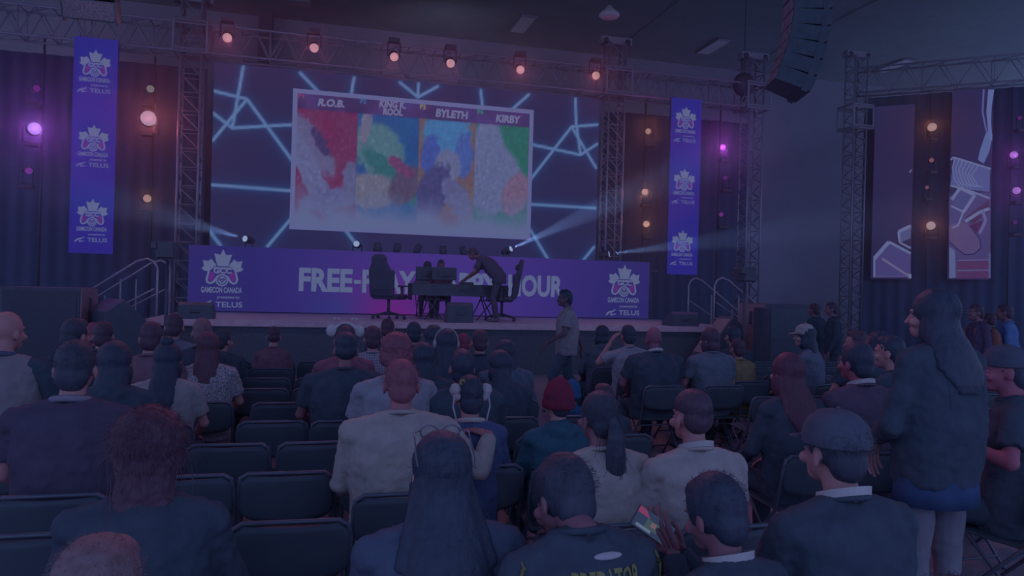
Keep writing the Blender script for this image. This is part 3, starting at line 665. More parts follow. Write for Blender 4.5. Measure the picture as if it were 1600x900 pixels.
def wedge(px, py, Y, z0, wd, ht, dp, yaw, label, face=None):
    P = onY(px, py, Y); r = thing('stage_monitor', label, 'monitor speaker', (P.x, Y, z0), R(yaw))
    v = np.array([(x, y, z) for x in (-wd/2, wd/2) for y, z in ((-dp/2, 0), (dp/2, 0), (dp/2, ht*.35), (-dp/2+dp*.25, ht), (-dp/2, ht*.85))])
    f = [(0, 1, 2, 3, 4), (9, 8, 7, 6, 5)]+[(i, 5+i, 5+(i+1) % 5, (i+1) % 5) for i in range(5)]
    obj('cabinet', bev([(v, f)], .01, 1), BODY, r)
    a = np.array((0, dp/2, ht*.35)); b = np.array((0, -dp/2+dp*.25, ht)); n_ = np.cross((1, 0, 0), b-a); n_ = n_/np.linalg.norm(n_); n_ = n_ if n_[2] > 0 else -n_
    q = [a+(b-a)*t+np.array((s*wd*.44, 0, 0))+n_*o for o in (0, .012) for t, s in ((.08, -1), (.08, 1), (.92, 1), (.92, -1))]
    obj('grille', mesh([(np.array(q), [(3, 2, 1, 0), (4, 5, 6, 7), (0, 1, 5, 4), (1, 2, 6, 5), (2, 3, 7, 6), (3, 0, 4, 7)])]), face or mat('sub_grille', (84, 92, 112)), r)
    obj('handle', bev([box(-.08, .08, -dp/2-.02, -dp/2, ht*.4, ht*.55)], .005, 1), BLACKM, r)
    return r
wedge(716, 500, 14.15, SZ, .50, .40, .42, 0, 'black monitor speaker at the stage edge below the table')
wedge(308, 490, 14.2, SZ, .58, .30, .42, 0, 'black monitor speaker at the stage edge under the left emblem')
wedge(1063, 498, 14.2, SZ, .62, .30, .5, 0, 'low black monitor speaker at the right end of the deck')
wedge(1120, 505, 13.5, .0, .5, 1.25, .9, 95, 'tall slanted black loudspeaker with pink lit face off the right stage end', SIDE)  # pink light on the black face is painted in by its colour
wedge(208, 490, 13.5, .0, .95, 1.35, 1.1, -60, 'large slanted black loudspeaker with violet lit top left of the stage', mat('violet_lit_face', (130, 110, 170), .5))  # violet stage light painted into the slanted face colour
# road cases
def road_case(px0, px1, pyt, Y, dep, label):
    x0 = onY(px0, pyt, Y).x; x1 = onY(px1, pyt, Y).x; z1 = onY(px0, pyt, Y).z; hw = (x1-x0)/2
    r = thing('road_case', label, 'case', ((x0+x1)/2, Y+dep/2, 0))
    obj('case_body', bev([box(-hw, hw, -dep/2, dep/2, .12, z1)], .015, 1), BODY, r)
    obj('edge_trim', mesh([box(sx*hw-.015, sx*hw+.015, -dep/2-.01, -dep/2+.02, .12, z1) for sx in (-1, 1)]+[box(-hw, hw, -dep/2-.012, -dep/2+.01, z1*.6, z1*.6+.02)]), BLACKM, r)
    for sx in (-1, 1):
        for sy in (-1, 1): obj('caster', mesh([cyl((sx*(hw-.1)-.02, sy*(dep/2-.1), .06), (sx*(hw-.1)+.02, sy*(dep/2-.1), .06), .06, n=12)], True), BLACKM, r)
road_case(1206, 1272, 481, 12.6-.62, .6, 'black road case in front of the right subwoofer')
# ---- stage stairs with handrails
def stairs(px0, px1, side, label):
    x0, x1 = (sL-1.75, sL-.08) if side < 0 else (sR+.08, sR+1.75); Y0 = 14.9
    r = thing('stage_stairs', label, 'stairs'); n = 5; xh, xl_ = (x1, x0) if side < 0 else (x0, x1)
    for k in range(n):
        a = xl_+(xh-xl_)*k/n; b = xl_+(xh-xl_)*(k+1)/n; z = SZ*(k+1)/(n+1)+.0
        obj('tread', mesh([box(min(a, b), max(a, b), Y0, Y0+1.2, z-.05, z)]), BLACKM, r)
    for yy in (Y0, Y0+1.2):
        obj('stringer', mesh([xf(cyl((xl_, yy, .1), (xh, yy, SZ-.1), .05, n=6), Matrix.Identity(4))]), BLACKM, r)
        hr = 1.0; s = 1 if xh > xl_ else -1
        pts = [(xl_, yy, .05), (xl_, yy, hr), (xh-s*.3, yy, SZ+hr), (xh-s*.12, yy, SZ+hr+.06), (xh, yy, SZ+hr), (xh+s*.06, yy, SZ+hr-.12), (xh+s*.06, yy, SZ)]
        obj('handrail', mesh([tube(pts, .022)], True), ALU, r)
        obj('mid_rail', mesh([tube([(xl_, yy, hr*.5), (xh, yy, SZ+hr*.5)], .016)], True), ALU, r)
        for k in (1, 2): a = xl_+(xh-xl_)*k/3; obj('rail_post', mesh([cyl((a, yy, SZ*k/3), (a, yy, SZ*k/3+hr), .016)]), ALU, r)
stairs(166, 232, -1, 'stage stairs with pipe handrails at the left end of the stage')
stairs(1085, 1175, 1, 'stage stairs with pipe handrails at the right end of the stage')
# ---- cameras on stands
def camera_stand(px, py, Y, label):
    P = onY(px, py, Y); r = thing('camera_stand', label, 'camera on stand', (P.x, Y, 0)); h = P.z
    obj('pole', mesh([cyl((0, 0, .3), (0, 0, h-.15), .025)], True), BLACKM, r)
    for k in range(3): a = R(90+k*120); obj('leg', mesh([cyl((0, 0, .7), (.45*math.cos(a), .45*math.sin(a), .01), .015)], True), BLACKM, r)
    c = obj('camera_body', bev([box(-.13, .13, -.2, .2, -.02+h-.1, h+.14)], .02, 1), BLACKM, r)
    obj('lens', mesh([cyl((0, .2, h+.02), (0, .36, h+.02), .06, n=12)], True), BLACKM, c); obj('viewfinder', bev([box(-.2, -.12, -.22, -.08, h+.02, h+.14)], .01, 1), BLACKM, c)
    obj('cable', mesh([tube([(0.03, 0, h-.1), (.06, 0, h-.5), (.03, 0, h-.9), (.06, .02, .5)], .008)], True), SIDE, r)
camera_stand(262, 392, 12.5, 'black camera on a tall stand beside the left stage stairs')
camera_stand(1164, 430, 12.2, 'black camera on a tall stand beside the right stage stairs')

# ================================================================ ON STAGE FURNITURE
YTb = 15.4
def onstage(px): return onY(px, 470, YTb).x
tx0, tx1 = onstage(641), onstage(786); tz = SZ+.74
t = thing('folding_table', 'folding table on the stage under a black cloth', 'table', ((tx0+tx1)/2, YTb, SZ)); hw = (tx1-tx0)/2
obj('tabletop', bev([box(-hw, hw, -.36, .36, .70, .735)], .008, 1), BLACKP, t)
for s_ in (-1, 1):
    for q in (-1, 1):
        obj('leg', mesh([tube([(s_*(hw-.45)-.18*q, -.3*1, .01), (s_*(hw-.4)+.1*q, -.3, .42), (s_*(hw-.4)+.1*q, -.3, .70)], .015)], True), BLACKM, t)
        obj('leg', mesh([tube([(s_*(hw-.45)-.18*q, .3, .01), (s_*(hw-.4)+.1*q, .3, .70)], .015)], True), BLACKM, t)
    obj('stretcher', mesh([cyl((s_*(hw-.4)-.2, -.3, .42), (s_*(hw-.4)+.2, -.3, .42), .012)]), BLACKM, t)
tc = obj('tablecloth', bev([box(-hw-.01, hw+.01, -.38, .38, .736, .745), box(-hw-.01, hw+.01, -.385, -.375, .50, .745), box(-hw-.015, -hw-.005, -.38, .38, .40, .745), box(hw+.005, hw+.015, -.38, .38, .5, .745)], .003, 1), CARPET)
tc.location = t.location; tag(tc, 'black cloth draped over the stage table front', 'tablecloth')
def monitor(px, wd, ht, label, yaw=0, y=-.08):
    x = onstage(px); r = thing('computer_monitor', label, 'monitor', (x, YTb+y, tz+.005), R(yaw))
    obj('screen_housing', bev([box(-wd/2, wd/2, -.03, .03, .08, .08+ht)], .012, 2), BLACKP, r)
    obj('stand', mesh([cyl((0, 0, .0), (0, 0, .2), .02), cyl((0, 0, 0), (0, 0, .015), .12, n=20)], True), BLACKM, r)
    obj('back_bulge', bev([box(-wd*.25, wd*.25, -.05, -.03, .15, .05+ht*.8)], .01, 1), BLACKM, r)
monitor(692, .52, .27, 'black monitor seen from behind on the right of the stage table'); monitor(668, .50, .27, 'greyish monitor partly behind the black one on the stage table', 8, .12)
for px, lb in ((725, 'small black game console on the stage table near the leaning man'), (655, 'small black game console at the left of the stage table')):
    o = obj('game_console', bev([box(-.14, .14, -.1, .1, 0, .05)], .01, 1), BLACKP); o.location = (onstage(px), YTb-.2, tz+.006); tag(o, lb, 'game console')
def gaming_chair(px, Y, yaw, label):
    P = onY(px, 480, Y); r = thing('gaming_chair', label, 'office chair', (P.x, Y, SZ), R(yaw))
    M1 = mat('gaming_leather', (76, 84, 110), .5, .35)
    bk = fuse([loft([((0, -.24, .48), .25, .06), ((0, -.28, .62), .29, .07), ((0, -.31, .80), .25, .06), ((0, -.34, .98), .27, .06), ((0, -.37, 1.12), .19, .055), ((0, -.39, 1.24), .18, .05), ((0, -.40, 1.30), .10, .04)], 20),
               cap((.24, -.25, .5), (.26, -.28, .95), .045), cap((-.24, -.25, .5), (-.26, -.28, .95), .045)], .014, 3)
    obj('backrest', bk, M1, r)
    obj('seat', fuse([box(-.24, .24, -.22, .28, .40, .49), cap((-.25, -.2, .47), (-.22, .28, .46), .05), cap((.25, -.2, .47), (.22, .28, .46), .05)], .015, 4), M1, r)
    for s_ in (-1, 1): obj('armrest', bev([box(s_*.31-.04, s_*.31+.04, -.12, .16, .66, .69), box(s_*.31-.02, s_*.31+.02, -.03, .03, .42, .66)], .01, 1), BLACKM, r)
    obj('headrest_pillow', mesh([ell((0, -.31, 1.13), (.14, .05, .07))], True), BLACKP, r)
    obj('gas_lift', mesh([cyl((0, 0, .12), (0, 0, .42), .03, n=12)], True), BLACKM, r)
    for k in range(5):
        a = R(90+72*k); ex = (.33*math.cos(a), .33*math.sin(a))
        l = obj('leg', mesh([cap((0, 0, .14), (ex[0], ex[1], .075), .028, .02)], True), BLACKM, r)
        obj('caster', mesh([cyl((ex[0]-.025, ex[1], .03), (ex[0]+.025, ex[1], .03), .03, n=12)], True), BLACKM, l)
gaming_chair(607, YTb-.25, -38, 'black high backed gaming chair at the left end of the stage table')
gaming_chair(784, YTb-.30, 72, 'black high backed gaming chair tilted behind the leaning man')
# ================================================================ FOLDING CHAIRS
def make_chair(label='black folding chair'):
    r = thing('folding_chair', label, 'chair')
    fr = []
    for s in (-1, 1): fr.append([(s*.225, .20, .02), (s*.225, -.17, .44), (s*.225, -.235, .70)])
    top = [(-.225, -.235, .70), (-.215, -.24, .745), (-.18, -.245, .768), (.18, -.245, .768), (.215, -.24, .745), (.225, -.235, .70)]
    obj('back_frame', mesh([tube(top, .012, 7)]+[tube(f[1:], .012, 7) for f in fr], True), FRM, r)
    for f in fr: obj('leg', mesh([tube([(f[0][0], .22, .01), (f[1][0], f[1][1], .44)], .012, 7), cyl((f[0][0], .222, 0), (f[0][0], .22, .03), .016)], True), FRM, r)
    for s in (-1, 1): obj('leg', mesh([tube([(s*.195, -.26, .01), (s*.195, .12, .43)], .011, 7), cyl((s*.195, -.262, 0), (s*.195, -.26, .03), .015)], True), FRM, r)
    for a_, b_ in (((-.225, .17, .09), (.225, .17, .09)), ((-.195, -.22, .07), (.195, -.22, .07)), ((-.225, -.10, .36), (.225, -.10, .36))): obj('stretcher', mesh([cyl(a_, b_, .008)], True), FRM, r)
    # curved back panel with rounded corners
    V = []; F = []; n1, n2 = 22, 8
    for o in (0, 1):
        for j in range(n2+1):
            z = .545+.215*j/n2
            for i in range(n1+1):
                u = -1+2*i/n1; v = -1+2*j/n2; rx = .222
                k = 1
                if abs(v) > .45: k = 1-.20*((abs(v)-.45)/.55)**2.4
                V.append((u*rx*k, -.225-.045*(1-u*u)*.9-(z-.545)*.12+(.012 if o else -.002), z-.012*(1-u*u)*(1 if v < 0 else 0)))
    m = (n1+1)*(n2+1)
    for j in range(n2):
        for i in range(n1):
            a = j*(n1+1)+i; F += [(a, a+1, a+n1+2, a+n1+1), (m+a, m+a+n1+1, m+a+n1+2, m+a+1)]
    for i in range(n1): F += [(i, m+i, m+i+1, i+1), (n2*(n1+1)+i, n2*(n1+1)+i+1, m+n2*(n1+1)+i+1, m+n2*(n1+1)+i)]
    for j in range(n2): a = j*(n1+1); b = a+n1; F += [(a, a+n1+1, m+a+n1+1, m+a), (b, m+b, m+b+n1+1, b+n1+1)]
    me = mesh([(np.array(V), F)], True); obj('backrest', me, SEATM, r)
    obj('seat', bev([loft([((0, -.17, .43), .205, .010, .5), ((0, .0, .437), .205, .014, .5), ((0, .18, .448), .20, .014, .5), ((0, .225, .44), .18, .008, .5)], 20)], .003, 1), SEATM, r)
    return r
FRM = mat('chair_frame', (96, 102, 122), .4, .5, .3, .05); SEATM = mat('chair_vinyl', (76, 88, 104), .5, .3, 0, .08, 5, .05, 150)
CHAIR = make_chair(); chair_used = False; CH = []
def place_chair(x, y, label, rz=0, group='black folding chairs in rows', s=1):
    global chair_used
    c = CHAIR if not chair_used else copy_tree(CHAIR); chair_used = True
    c.location = (x, y, 0); c.rotation_euler = (0, 0, rz); c['label'] = label; c['group'] = group; CH.append((x, y)); return c

# ================================================================ PEOPLE
def cloth(srgb, tag_='', **k):
    n = 'cloth_%d_%d_%d%s' % (*srgb, tag_); return mat(n, srgb, .92, .12, 0, .12, 14, .25, 90, sheen=.0, **k)
def hairm(srgb): return mat('hair_%d_%d_%d' % srgb, srgb, .5, .3, 0, .15, 40, .4, 120, stretch=(1, 1, .15))
def skinm(srgb): return mat('skin_%d_%d_%d' % srgb, srgb, .55, .3, 0, .05, 12)
BLK = (76, 88, 106); NAV = (84, 100, 142); GRY = (130, 134, 150); WHT = (190, 184, 184); PALE = (172, 166, 168); TEAL = (64, 104, 126); MAROON = (90, 82, 106)
HB = (70, 76, 96); HBR = (90, 74, 94); HRED = (98, 72, 92); HBL = (138, 114, 124); HDK = (64, 74, 96)
SK1 = (188, 140, 146); SK2 = (150, 108, 122); SK3 = (120, 92, 110)
V3 = lambda *a: np.array(a, float)
def unit(v): v = np.array(v, float); return v/(np.linalg.norm(v)+1e-9)
def hand(W, d, n, side, curl=.5, spread=1.0, s=1.0):
    """palm, four fingers, thumb. W wrist, d towards the fingers, n out of the palm, side +1 = thumb towards b"""
    d = unit(d); n = unit(n-d*np.dot(n, d)); b = np.cross(n, d)*side; pr = []; ln = [(.044, .026, .021), (.048, .030, .023), (.045, .028, .022), (.035, .021, .019)]
    for i in range(4):
        o = (1.5-i)*.0205*spread*s; K = W+d*(.088-.006*abs(i-1))*s+b*o; pr.append(cap(W+d*.012*s+b*o*.62, K, .0145*s, .0115*s, 8)); a = .12+.15*curl; P = K
        for k, l in enumerate(ln[i]):
            a += curl*(.55 if k else .35); q = unit(d*math.cos(a)+n*math.sin(a)+b*(1.5-i)*.04); Q = P+q*l*s; pr.append(cap(P, Q, (.0095-.001*k)*s, (.0088-.001*k)*s, 8)); P = Q
    P = W+d*.025*s+b*.026*s; pr.append(cap(W+d*.01*s, P, .016*s, .015*s, 8)); q = unit(d*.7+b*.65+n*.25)
    for k, l in enumerate((.036, .030, .024)): Q = P+q*l*s; pr.append(cap(P, Q, (.0125-.0015*k)*s, (.011-.0015*k)*s, 8)); P = Q; q = unit(q+d*.35*curl+n*.3*curl-b*.2*curl)
    return pr
SEAT = dict(hip=(0, 0, .50), chest=(0, -.03, .86), neck=(0, -.01, 1.065), head=(0, .03, 1.145), sh=(.185, -.02, 1.0),
            elb=((-.25, .05, .75), (.25, .05, .75)), wri=((-.13, .30, .60), (.13, .30, .60)), hd=((.35, .9, -.15), (-.35, .9, -.15)), kn=((-.12, .40, .51), (.12, .40, .51)), an=((-.13, .42, .09), (.13, .42, .09)))
STAND = dict(hip=(0, 0, .93), chest=(0, 0, 1.24), neck=(0, -.01, 1.44), head=(0, .03, 1.525), sh=(.18, -.01, 1.385),
             elb=((-.24, -.02, 1.10), (.24, -.02, 1.10)), wri=((-.25, .10, .86), (.25, .10, .86)), hd=((0, .25, -1), (0, .25, -1)), kn=((-.10, .02, .50), (.10, .02, .50)), an=((-.11, 0, .09), (.11, 0, .09)))
def hair_prims(kind, vol=1.0):
    """in head space"""
    k = vol
    if kind == 'buzz': return [ell((0, -.004, .086), (.0795, .094, .0915)), ell((0, -.05, .03), (.066, .048, .06))]
    if kind == 'short': return [ell((0, -.008, .088), (.080*k, .094*k, .097*k)), ell((0, -.05, .03), (.069, .050, .072)), ell((0, .04, .135), (.058*k, .05, .043))]
    if kind == 'fade': return [ell((0, -.006, .112), (.078*k, .096*k, .078*k)), ell((0, -.045, .06), (.075, .053, .07))]
    if kind == 'bob': return [ell((0, -.008, .085), (.094*k, .102*k, .103*k)), ell((0, -.035, .0), (.092*k, .07*k, .085*k)), ell((-.065, .01, -.01), (.03*k, .05, .08)), ell((.065, .01, -.01), (.03*k, .05, .08))]
    if kind == 'curly': return [ell((0, -.01, .098), (.102*k, .108*k, .104*k)), ell((0, -.05, .03), (.085*k, .06*k, .085*k)), ell((-.06, -.01, .04), (.045*k, .06, .06)), ell((.06, -.01, .04), (.045*k, .06, .06))]
    return []
def strands(center, rad, n, ln, w, droop=.6, seed=0, zmin=-.2, up=0):
    rs = np.random.RandomState(seed); V = []; F = []
    for i in range(n):
        t = rs.uniform(0, 6.283); z = rs.uniform(zmin, 1); s = math.sqrt(1-z*z); nrm = V3(s*math.cos(t), s*math.sin(t), z)
        if nrm[1] > .55 and z < .5: continue
        p = center+nrm*rad*.985; tg = unit(np.cross(nrm, rs.normal(size=3)))*.8+V3(0, -.2, -droop)+nrm*(.35+up); tg = unit(tg); l = ln*rs.uniform(.5, 1.2); b = len(V); sd = unit(np.cross(tg, nrm))*w/2
        k = 4
        for j in range(k+1):
            u = j/k; q = p+tg*l*u+nrm*.012*math.sin(u*3)+V3(0, 0, -droop*l*u*u*.7)+rs.normal(size=3)*.002; V += [q-sd*(1-u*.8), q+sd*(1-u*.8)]
        for j in range(k): a = b+2*j; F.append((a, a+1, a+3, a+2))
    return np.array(V), F
BODYC = {}
def person(label, P=None, px=None, top=None, Y=None, pose='sit', s=None, yaw=0, head=(0, 0, 0), w=1.0, top_c=BLK, sleeve='short', hair='short', hc=HB, vol=1.0, skin=SK1, legs=BLK,
           ov=None, extras=(), long=0, lw=1.0, chair=True, group='seated audience', lod=1, curl=.5, wide=1.0, seed=0, collar=None, lanyard=None, pattern=None, nochair=False, foot0=0, clabel=None, z0=0, hcov=None):
    base = dict(SEAT if pose == 'sit' else STAND)
    if pose == 'sit' and lod and px is not None and not nochair:
        c_ = []
        for yb in ROWS:
            yy = yb+.27
            if abs(yy-Y) > .85: continue
            x_ = onY(px, top, yy).x
            if any(abs(x_-a) < .42 and abs(yy-b) < .4 for a, b in PE): continue
            c_.append((abs(yy-Y), yy))
        if c_: Y = min(c_)[1]
    if ov: base.update(ov)
    vox = {0: .0065, 1: .0095, 2: .014}[lod]
    heady = base['head']; topz = heady[2]+.18+(.012 if hair in ('short', 'curly', 'bob') else 0)
    if P is None:
        Pw = onY(px, top, Y)
        if s is None: s = (Pw.z-z0)/topz
        hx = Vector((heady[0], heady[1], 0))*s; hx.rotate(Euler((0, 0, R(yaw)))); P = (Pw.x-hx.x, Pw.y-hx.y, z0)
    s = s or 1
    r = thing('person', label, 'person', P, R(yaw), group, s)
    J = {k: (np.array(v, float) if not isinstance(v[0], (tuple, list)) else [np.array(q, float) for q in v]) for k, v in base.items()}
    sh = J['sh']; lat = unit(V3(1, 0, 0)); 
    S = [J['neck']*V3(1, 1, 0)*0+V3(-sh[0]*w, sh[1], sh[2]), V3(sh[0]*w, sh[1], sh[2])]
    if 'shp' in J: S = J['shp']
    E = [q*V3(1, 1, 1) for q in J['elb']]; W = J['wri']
    if w != 1 and not (ov and 'elb' in ov): E = [q+V3((w-1)*.2*(1 if q[0] > 0 else -1), 0, 0) for q in E]
    hipP, ch, nk, hd = J['hip'], J['chest'], J['neck'], J['head']
    # ---- body
    def torso(g, hem=None, soft=0):
        a = hipP; mid = (hipP+ch)/2+V3(0, -.015, 0); up_ = (ch+nk)/2*V3(1, 1, 0)+V3(0, 0, ch[2]+(nk[2]-ch[2])*.42)
        up_[:2] = ch[:2]+(nk[:2]-ch[:2])*.42; sp = ch+(nk-ch)*.72; 
        b0 = a-V3(0, 0, .07) if hem is None else a-V3(0, 0, hem)
        rg = [(b0, .165*w+g, .115*wide+g, .85), (a+V3(0, 0, .02), .172*w+g*1.5, .12*wide+g, .85), (mid, .155*w+g*2.2, .115*wide+g*1.4, .85), (ch, .172*w+g*1.8, .118*wide+g, .85), (up_, .182*w+g, .108*wide+g, .85), (sp, .15*w+g, .085+g, .9), (nk-unit(nk-ch)*.01, .07+g, .06+g)]
        return [loft(rg, 24)]+[cap(nk+(S[i]-nk)*.2-V3(0, 0, .026), S[i]-V3(0, 0, .016), .056+g, .046+g) for i in (0, 1)]
    key = None
    hm = Matrix.Translation(Vector(hd)) @ Euler((R(head[0]), R(head[1]), R(head[2]))).to_matrix().to_4x4()
    def H(p): return xf(p, hm)
    pr = torso(-.016)
    for i in (0, 1): pr += [cap(S[i]-V3(0, 0, .02), E[i], .042, .038), cap(E[i], W[i], .040, .025)]
    pr += [loft([(nk-V3(0, 0, .05), .062, .058), (nk, .054, .056), ((nk+hd)/2, .050, .053), (hd+V3(0, 0, .03), .052, .056)], 16)]
    pr += [H(ell((0, .002, .085), (.0755, .090, .094))), H(ell((0, .035, .03), (.062, .064, .075))), H(ell((0, .062, -.018), (.040, .040, .034))), H(cap((0, .098, .060), (0, .116, .024), .008, .013)), H(ell((0, .116, .022), (.017, .010, .008))),
           H(ell((0, .092, .078), (.048, .014, .010))), H(ell((0, .099, -.008), (.024, .008, .007)))]
    for q in (-1, 1): pr += [H(ell((q*.079, .0, .038), (.010, .019, .032), rot=(0, 0, q*18))), H(ell((q*.045, .082, .025), (.02, .02, .02)))]
    K, A = J['kn'], J['an']; hips = [hipP+V3(-.085*w, 0, -.0), hipP+V3(.085*w, 0, -.0)]
    for i in (0, 1): pr += [cap(hips[i], K[i], .075, .052), cap(K[i], A[i], .050, .036)]
    body = fuse(pr, vox, 3 if lod else 4); hp = []
    for i in (0, 1): hp += hand(W[i], J['hd'][i], V3(0, 0, -1) if 'hn' not in base else J['hn'][i], -1 if i == 0 else 1, curl if np.isscalar(curl) else curl[i])
    for i in (0, 1):
        for q in (-1, 1):
            pass
    body = append_prims(body, hp); body.materials.append(skinm(skin))
    b = obj('body', body, None, r)
    eyes = [H(ell((q*.030, .0865, .052), (.013, .0105, .008), 10, 6)) for q in (-1, 1)]
    obj('eyes', mesh(eyes, True), mat('eye_white', (150, 145, 160), .3), b)
    # ---- trousers and shoes
    g = .016
    tp = [cap(hips[i], K[i], .075+g, .056+g) for i in (0, 1)]+[loft([(K[i]+V3(0, 0, .01), .062, .062), ((K[i]+A[i])/2, .06, .062), (A[i]+V3(0, 0, -.01), .05, .055)], 14) for i in (0, 1)]+[ell(hipP-V3(0, 0, .02), (.165*w, .116*wide, .10))]
    obj('trousers', fuse(tp, max(vox, .011), 3, [(.012, .09)]), cloth(legs), r)
    toe = V3(0, 1, 0)
    shp = []
    for i in (0, 1):
        f = unit((K[i]-A[i])*0+V3(.08*(1 if i else -1), 1, 0)); f = J['toe'][i] if 'toe' in base else f
        shp += [loft([(A[i]-f*.07+V3(0, 0, -.06), .035, .03), (A[i]-f*.045+V3(0, 0, -.04), .042, .045), (A[i]+f*.06+V3(0, 0, -.05), .045, .04), (A[i]+f*.14+V3(0, 0, -.06), .047, .028), (A[i]+f*.185+V3(0, 0, -.065), .03, .018)], 14)]
    obj('shoes', fuse(shp, .012, 2), cloth((120, 120, 136), 'shoe'), r)
    # ---- shirt
    g = .018; sp_ = torso(g, hem=.10 if pose == 'sit' else .12)
    for i in (0, 1):
        m = S[i]+(E[i]-S[i])*.72
        if sleeve == 'short': sp_ += [cap(S[i]-V3(0, 0, .02), S[i]+(m-S[i])*.4, .056, .060), cyl(S[i]+(m-S[i])*.2, m, .058, .064, 14)]
        else: sp_ += [cap(S[i]-V3(0, 0, .02), E[i], .058, .054), cap(E[i], E[i]+(W[i]-E[i])*.5, .055, .048), cyl(E[i], W[i]-unit(W[i]-E[i])*.01, .054, .040, 14)]
    if sleeve == 'hood': sp_ += [ell(nk+V3(0, -.06, -.03), (.11, .065, .06), rot=(25, 0, 0)), ell(nk+V3(0, -.02, .0), (.085, .08, .045))]
    me = fuse(sp_, max(vox, .009), 7, [(.026, .10), (.010, .03)]); shirt = obj('shirt' if sleeve != 'hood' else 'hoodie', me, pattern or cloth(top_c), r)
    cl = [(nk+V3(math.cos(a)*.072, math.sin(a)*.070+.005, .004+.018*-math.sin(a)), .011) for a in np.linspace(0, 2*math.pi, 17)]
    obj('collar', mesh([tube([tuple(c[0]) for c in cl], .011 if not collar else .016)], True), cloth(collar) if collar else (pattern or cloth(top_c)), r)
    if lanyard:
        cl = [nk+V3(math.cos(a)*.078, math.sin(a)*.078+.004, .016-.030*math.sin(a)) for a in np.linspace(0, R(360), 28)]; V = []; F = []
        for i_, c in enumerate(cl): V += [c-V3(0, 0, .013), c+V3(0, 0, .013)]
        for i_ in range(len(cl)-1): F.append((2*i_, 2*i_+2, 2*i_+3, 2*i_+1))
        V = np.array(V); cc = nk; V2 = V-(V-cc)*V3(.03, .03, 0); n_ = len(V); F2 = F+[tuple(n_+i_ for i_ in f[::-1]) for f in F]
        lanyo = obj('lanyard', mesh([(np.concatenate([V, V2]), F2)]), mat('lanyard_white', (200, 198, 205), .6), r)
    # ---- hair
    hp = hair_prims(hair, vol); tail = []
    if long:
        # long hair falling down the back, z_end = long (person space), following the shirt
        zt_ = hd[2]+.12; n_ = 10; rg = []; yb_ = min(ch[1], nk[1])-.118*wide-.010
        for k in range(n_+1):
            u = k/n_; z = zt_+(long-zt_)*u; dz = (hd[2]-z); m_ = min(1, max(0, (dz+.04)/.32)); m_ = m_*m_*(3-2*m_)
            cy = hd[1]*(1-m_)-.028*(1-m_)+yb_*m_; dep = .075*(1-m_)+.046*m_
            wd_ = .074+(.092*lw-.074)*min(1, u*1.7)-.045*lw*max(0, u-.8)/.2
            rg.append((V3(hd[0]*(1-m_), cy, z), wd_, dep*(1-.75*max(0, u-.6)/.4)))
        tail.append(loft(rg, 22))
        if lw > 1.05: tail += [cap(hd+V3(q*.070, -.03, .02), V3(q*.085*lw, (yb_+nk[1])/2-.02, hd[2]-.17), .026, .024) for q in (-1, 1)]
    hs = [H(p) for p in hp]+tail
    if hair == 'ponytail' or hair == 'pony':
        hs = [H(p) for p in hair_prims('buzz')]+[H(ell((0, -.005, .09), (.084, .098, .097)))]+[H(ell((0, -.105, .06), (.026, .03, .026)))]
        P0 = np.array(hm @ Vector((0, -.115, .055))); hs += [loft([(P0, .022, .022), (P0+V3(.0, -.03, -.06), .042, .032), (P0+V3(.0, -.03, -.20), .048, .034), (P0+V3(.0, -.01, -.34), .036, .026), (P0+V3(0, 0, -.44), .012, .01)], 16)]
    if hair == 'bun': hs = [H(p) for p in hair_prims('short')]+[H(ell((0, -.06, .19), (.045, .045, .04)))]
    if hair == 'pigtails':
        hs = [H(p) for p in hair_prims('short')]
        for q in (-1, 1): hs += [H(ell((q*.085, -.02, .12), (.035, .035, .035)))]
    if hs:
        me = fuse(hs, max(vox*.9, .0065), 2, [(.022, .022), (.012, .06)] if hair == 'curly' else [(.005, .02), (.006, .07)])
        fz = dict(short=(150, .022), curly=(420, .05), bob=(120, .06), fade=(80, .012)).get(hair, (150, .06))
        if lod == 0:
            v, f = strands(V3(0, -.008, .088), V3(.084*vol, .097*vol, .098*vol)*(1.15 if hair == 'curly' else 1), fz[0]*3, fz[1]*(1.5 if hair == 'curly' else 1), .0014, .6, seed, up=.25 if hair == 'curly' else -.3); me = append_prims(me, [H((v, f))])
            if long or hair == 'pony':
                rs = np.random.RandomState(seed+5); V = []; F = []
                for i in range(260):
                    vv = me.vertices[rs.randint(len(me.vertices))].co; p = np.array(vv); 
                    if p[2] > hd[2]+.05: continue
                    b0 = len(V); l = rs.uniform(.06, .16); dx = rs.normal()*.02
                    for j in range(4): u = j/3; q = p+V3(dx*u+(.01*u*(1 if p[0] > 0 else -1)), -.008*u, -l*u); V += [q-V3(.0009, 0, 0), q+V3(.0009, 0, 0)]
                    for j in range(3): a = b0+2*j; F.append((a, a+1, a+3, a+2))
                me = append_prims(me, [(np.array(V), F)])
        obj('hair', me, hairm(hc), r)
    for e in extras: e(r, dict(H=H, nk=nk, hd=hd, hm=hm, S=S, E=E, W=W, shirt=shirt, s=s, w=w))
    if chair and pose == 'sit' and not nochair:
        yw = R(yaw)*.5; c = place_chair(P[0]+math.sin(yw)*-.07, P[1]-.02-foot0, clabel or ('folding chair under '+short_of(label)), yw)
    PE.append((P[0], P[1])); return r
PE = []; ROWS = [2.99, 3.76, 4.45, 5.15, 5.93, 6.72, 7.45, 8.3, 9.0]
def short_of(l): return 'the '+' '.join(l.split(' ')[:11])
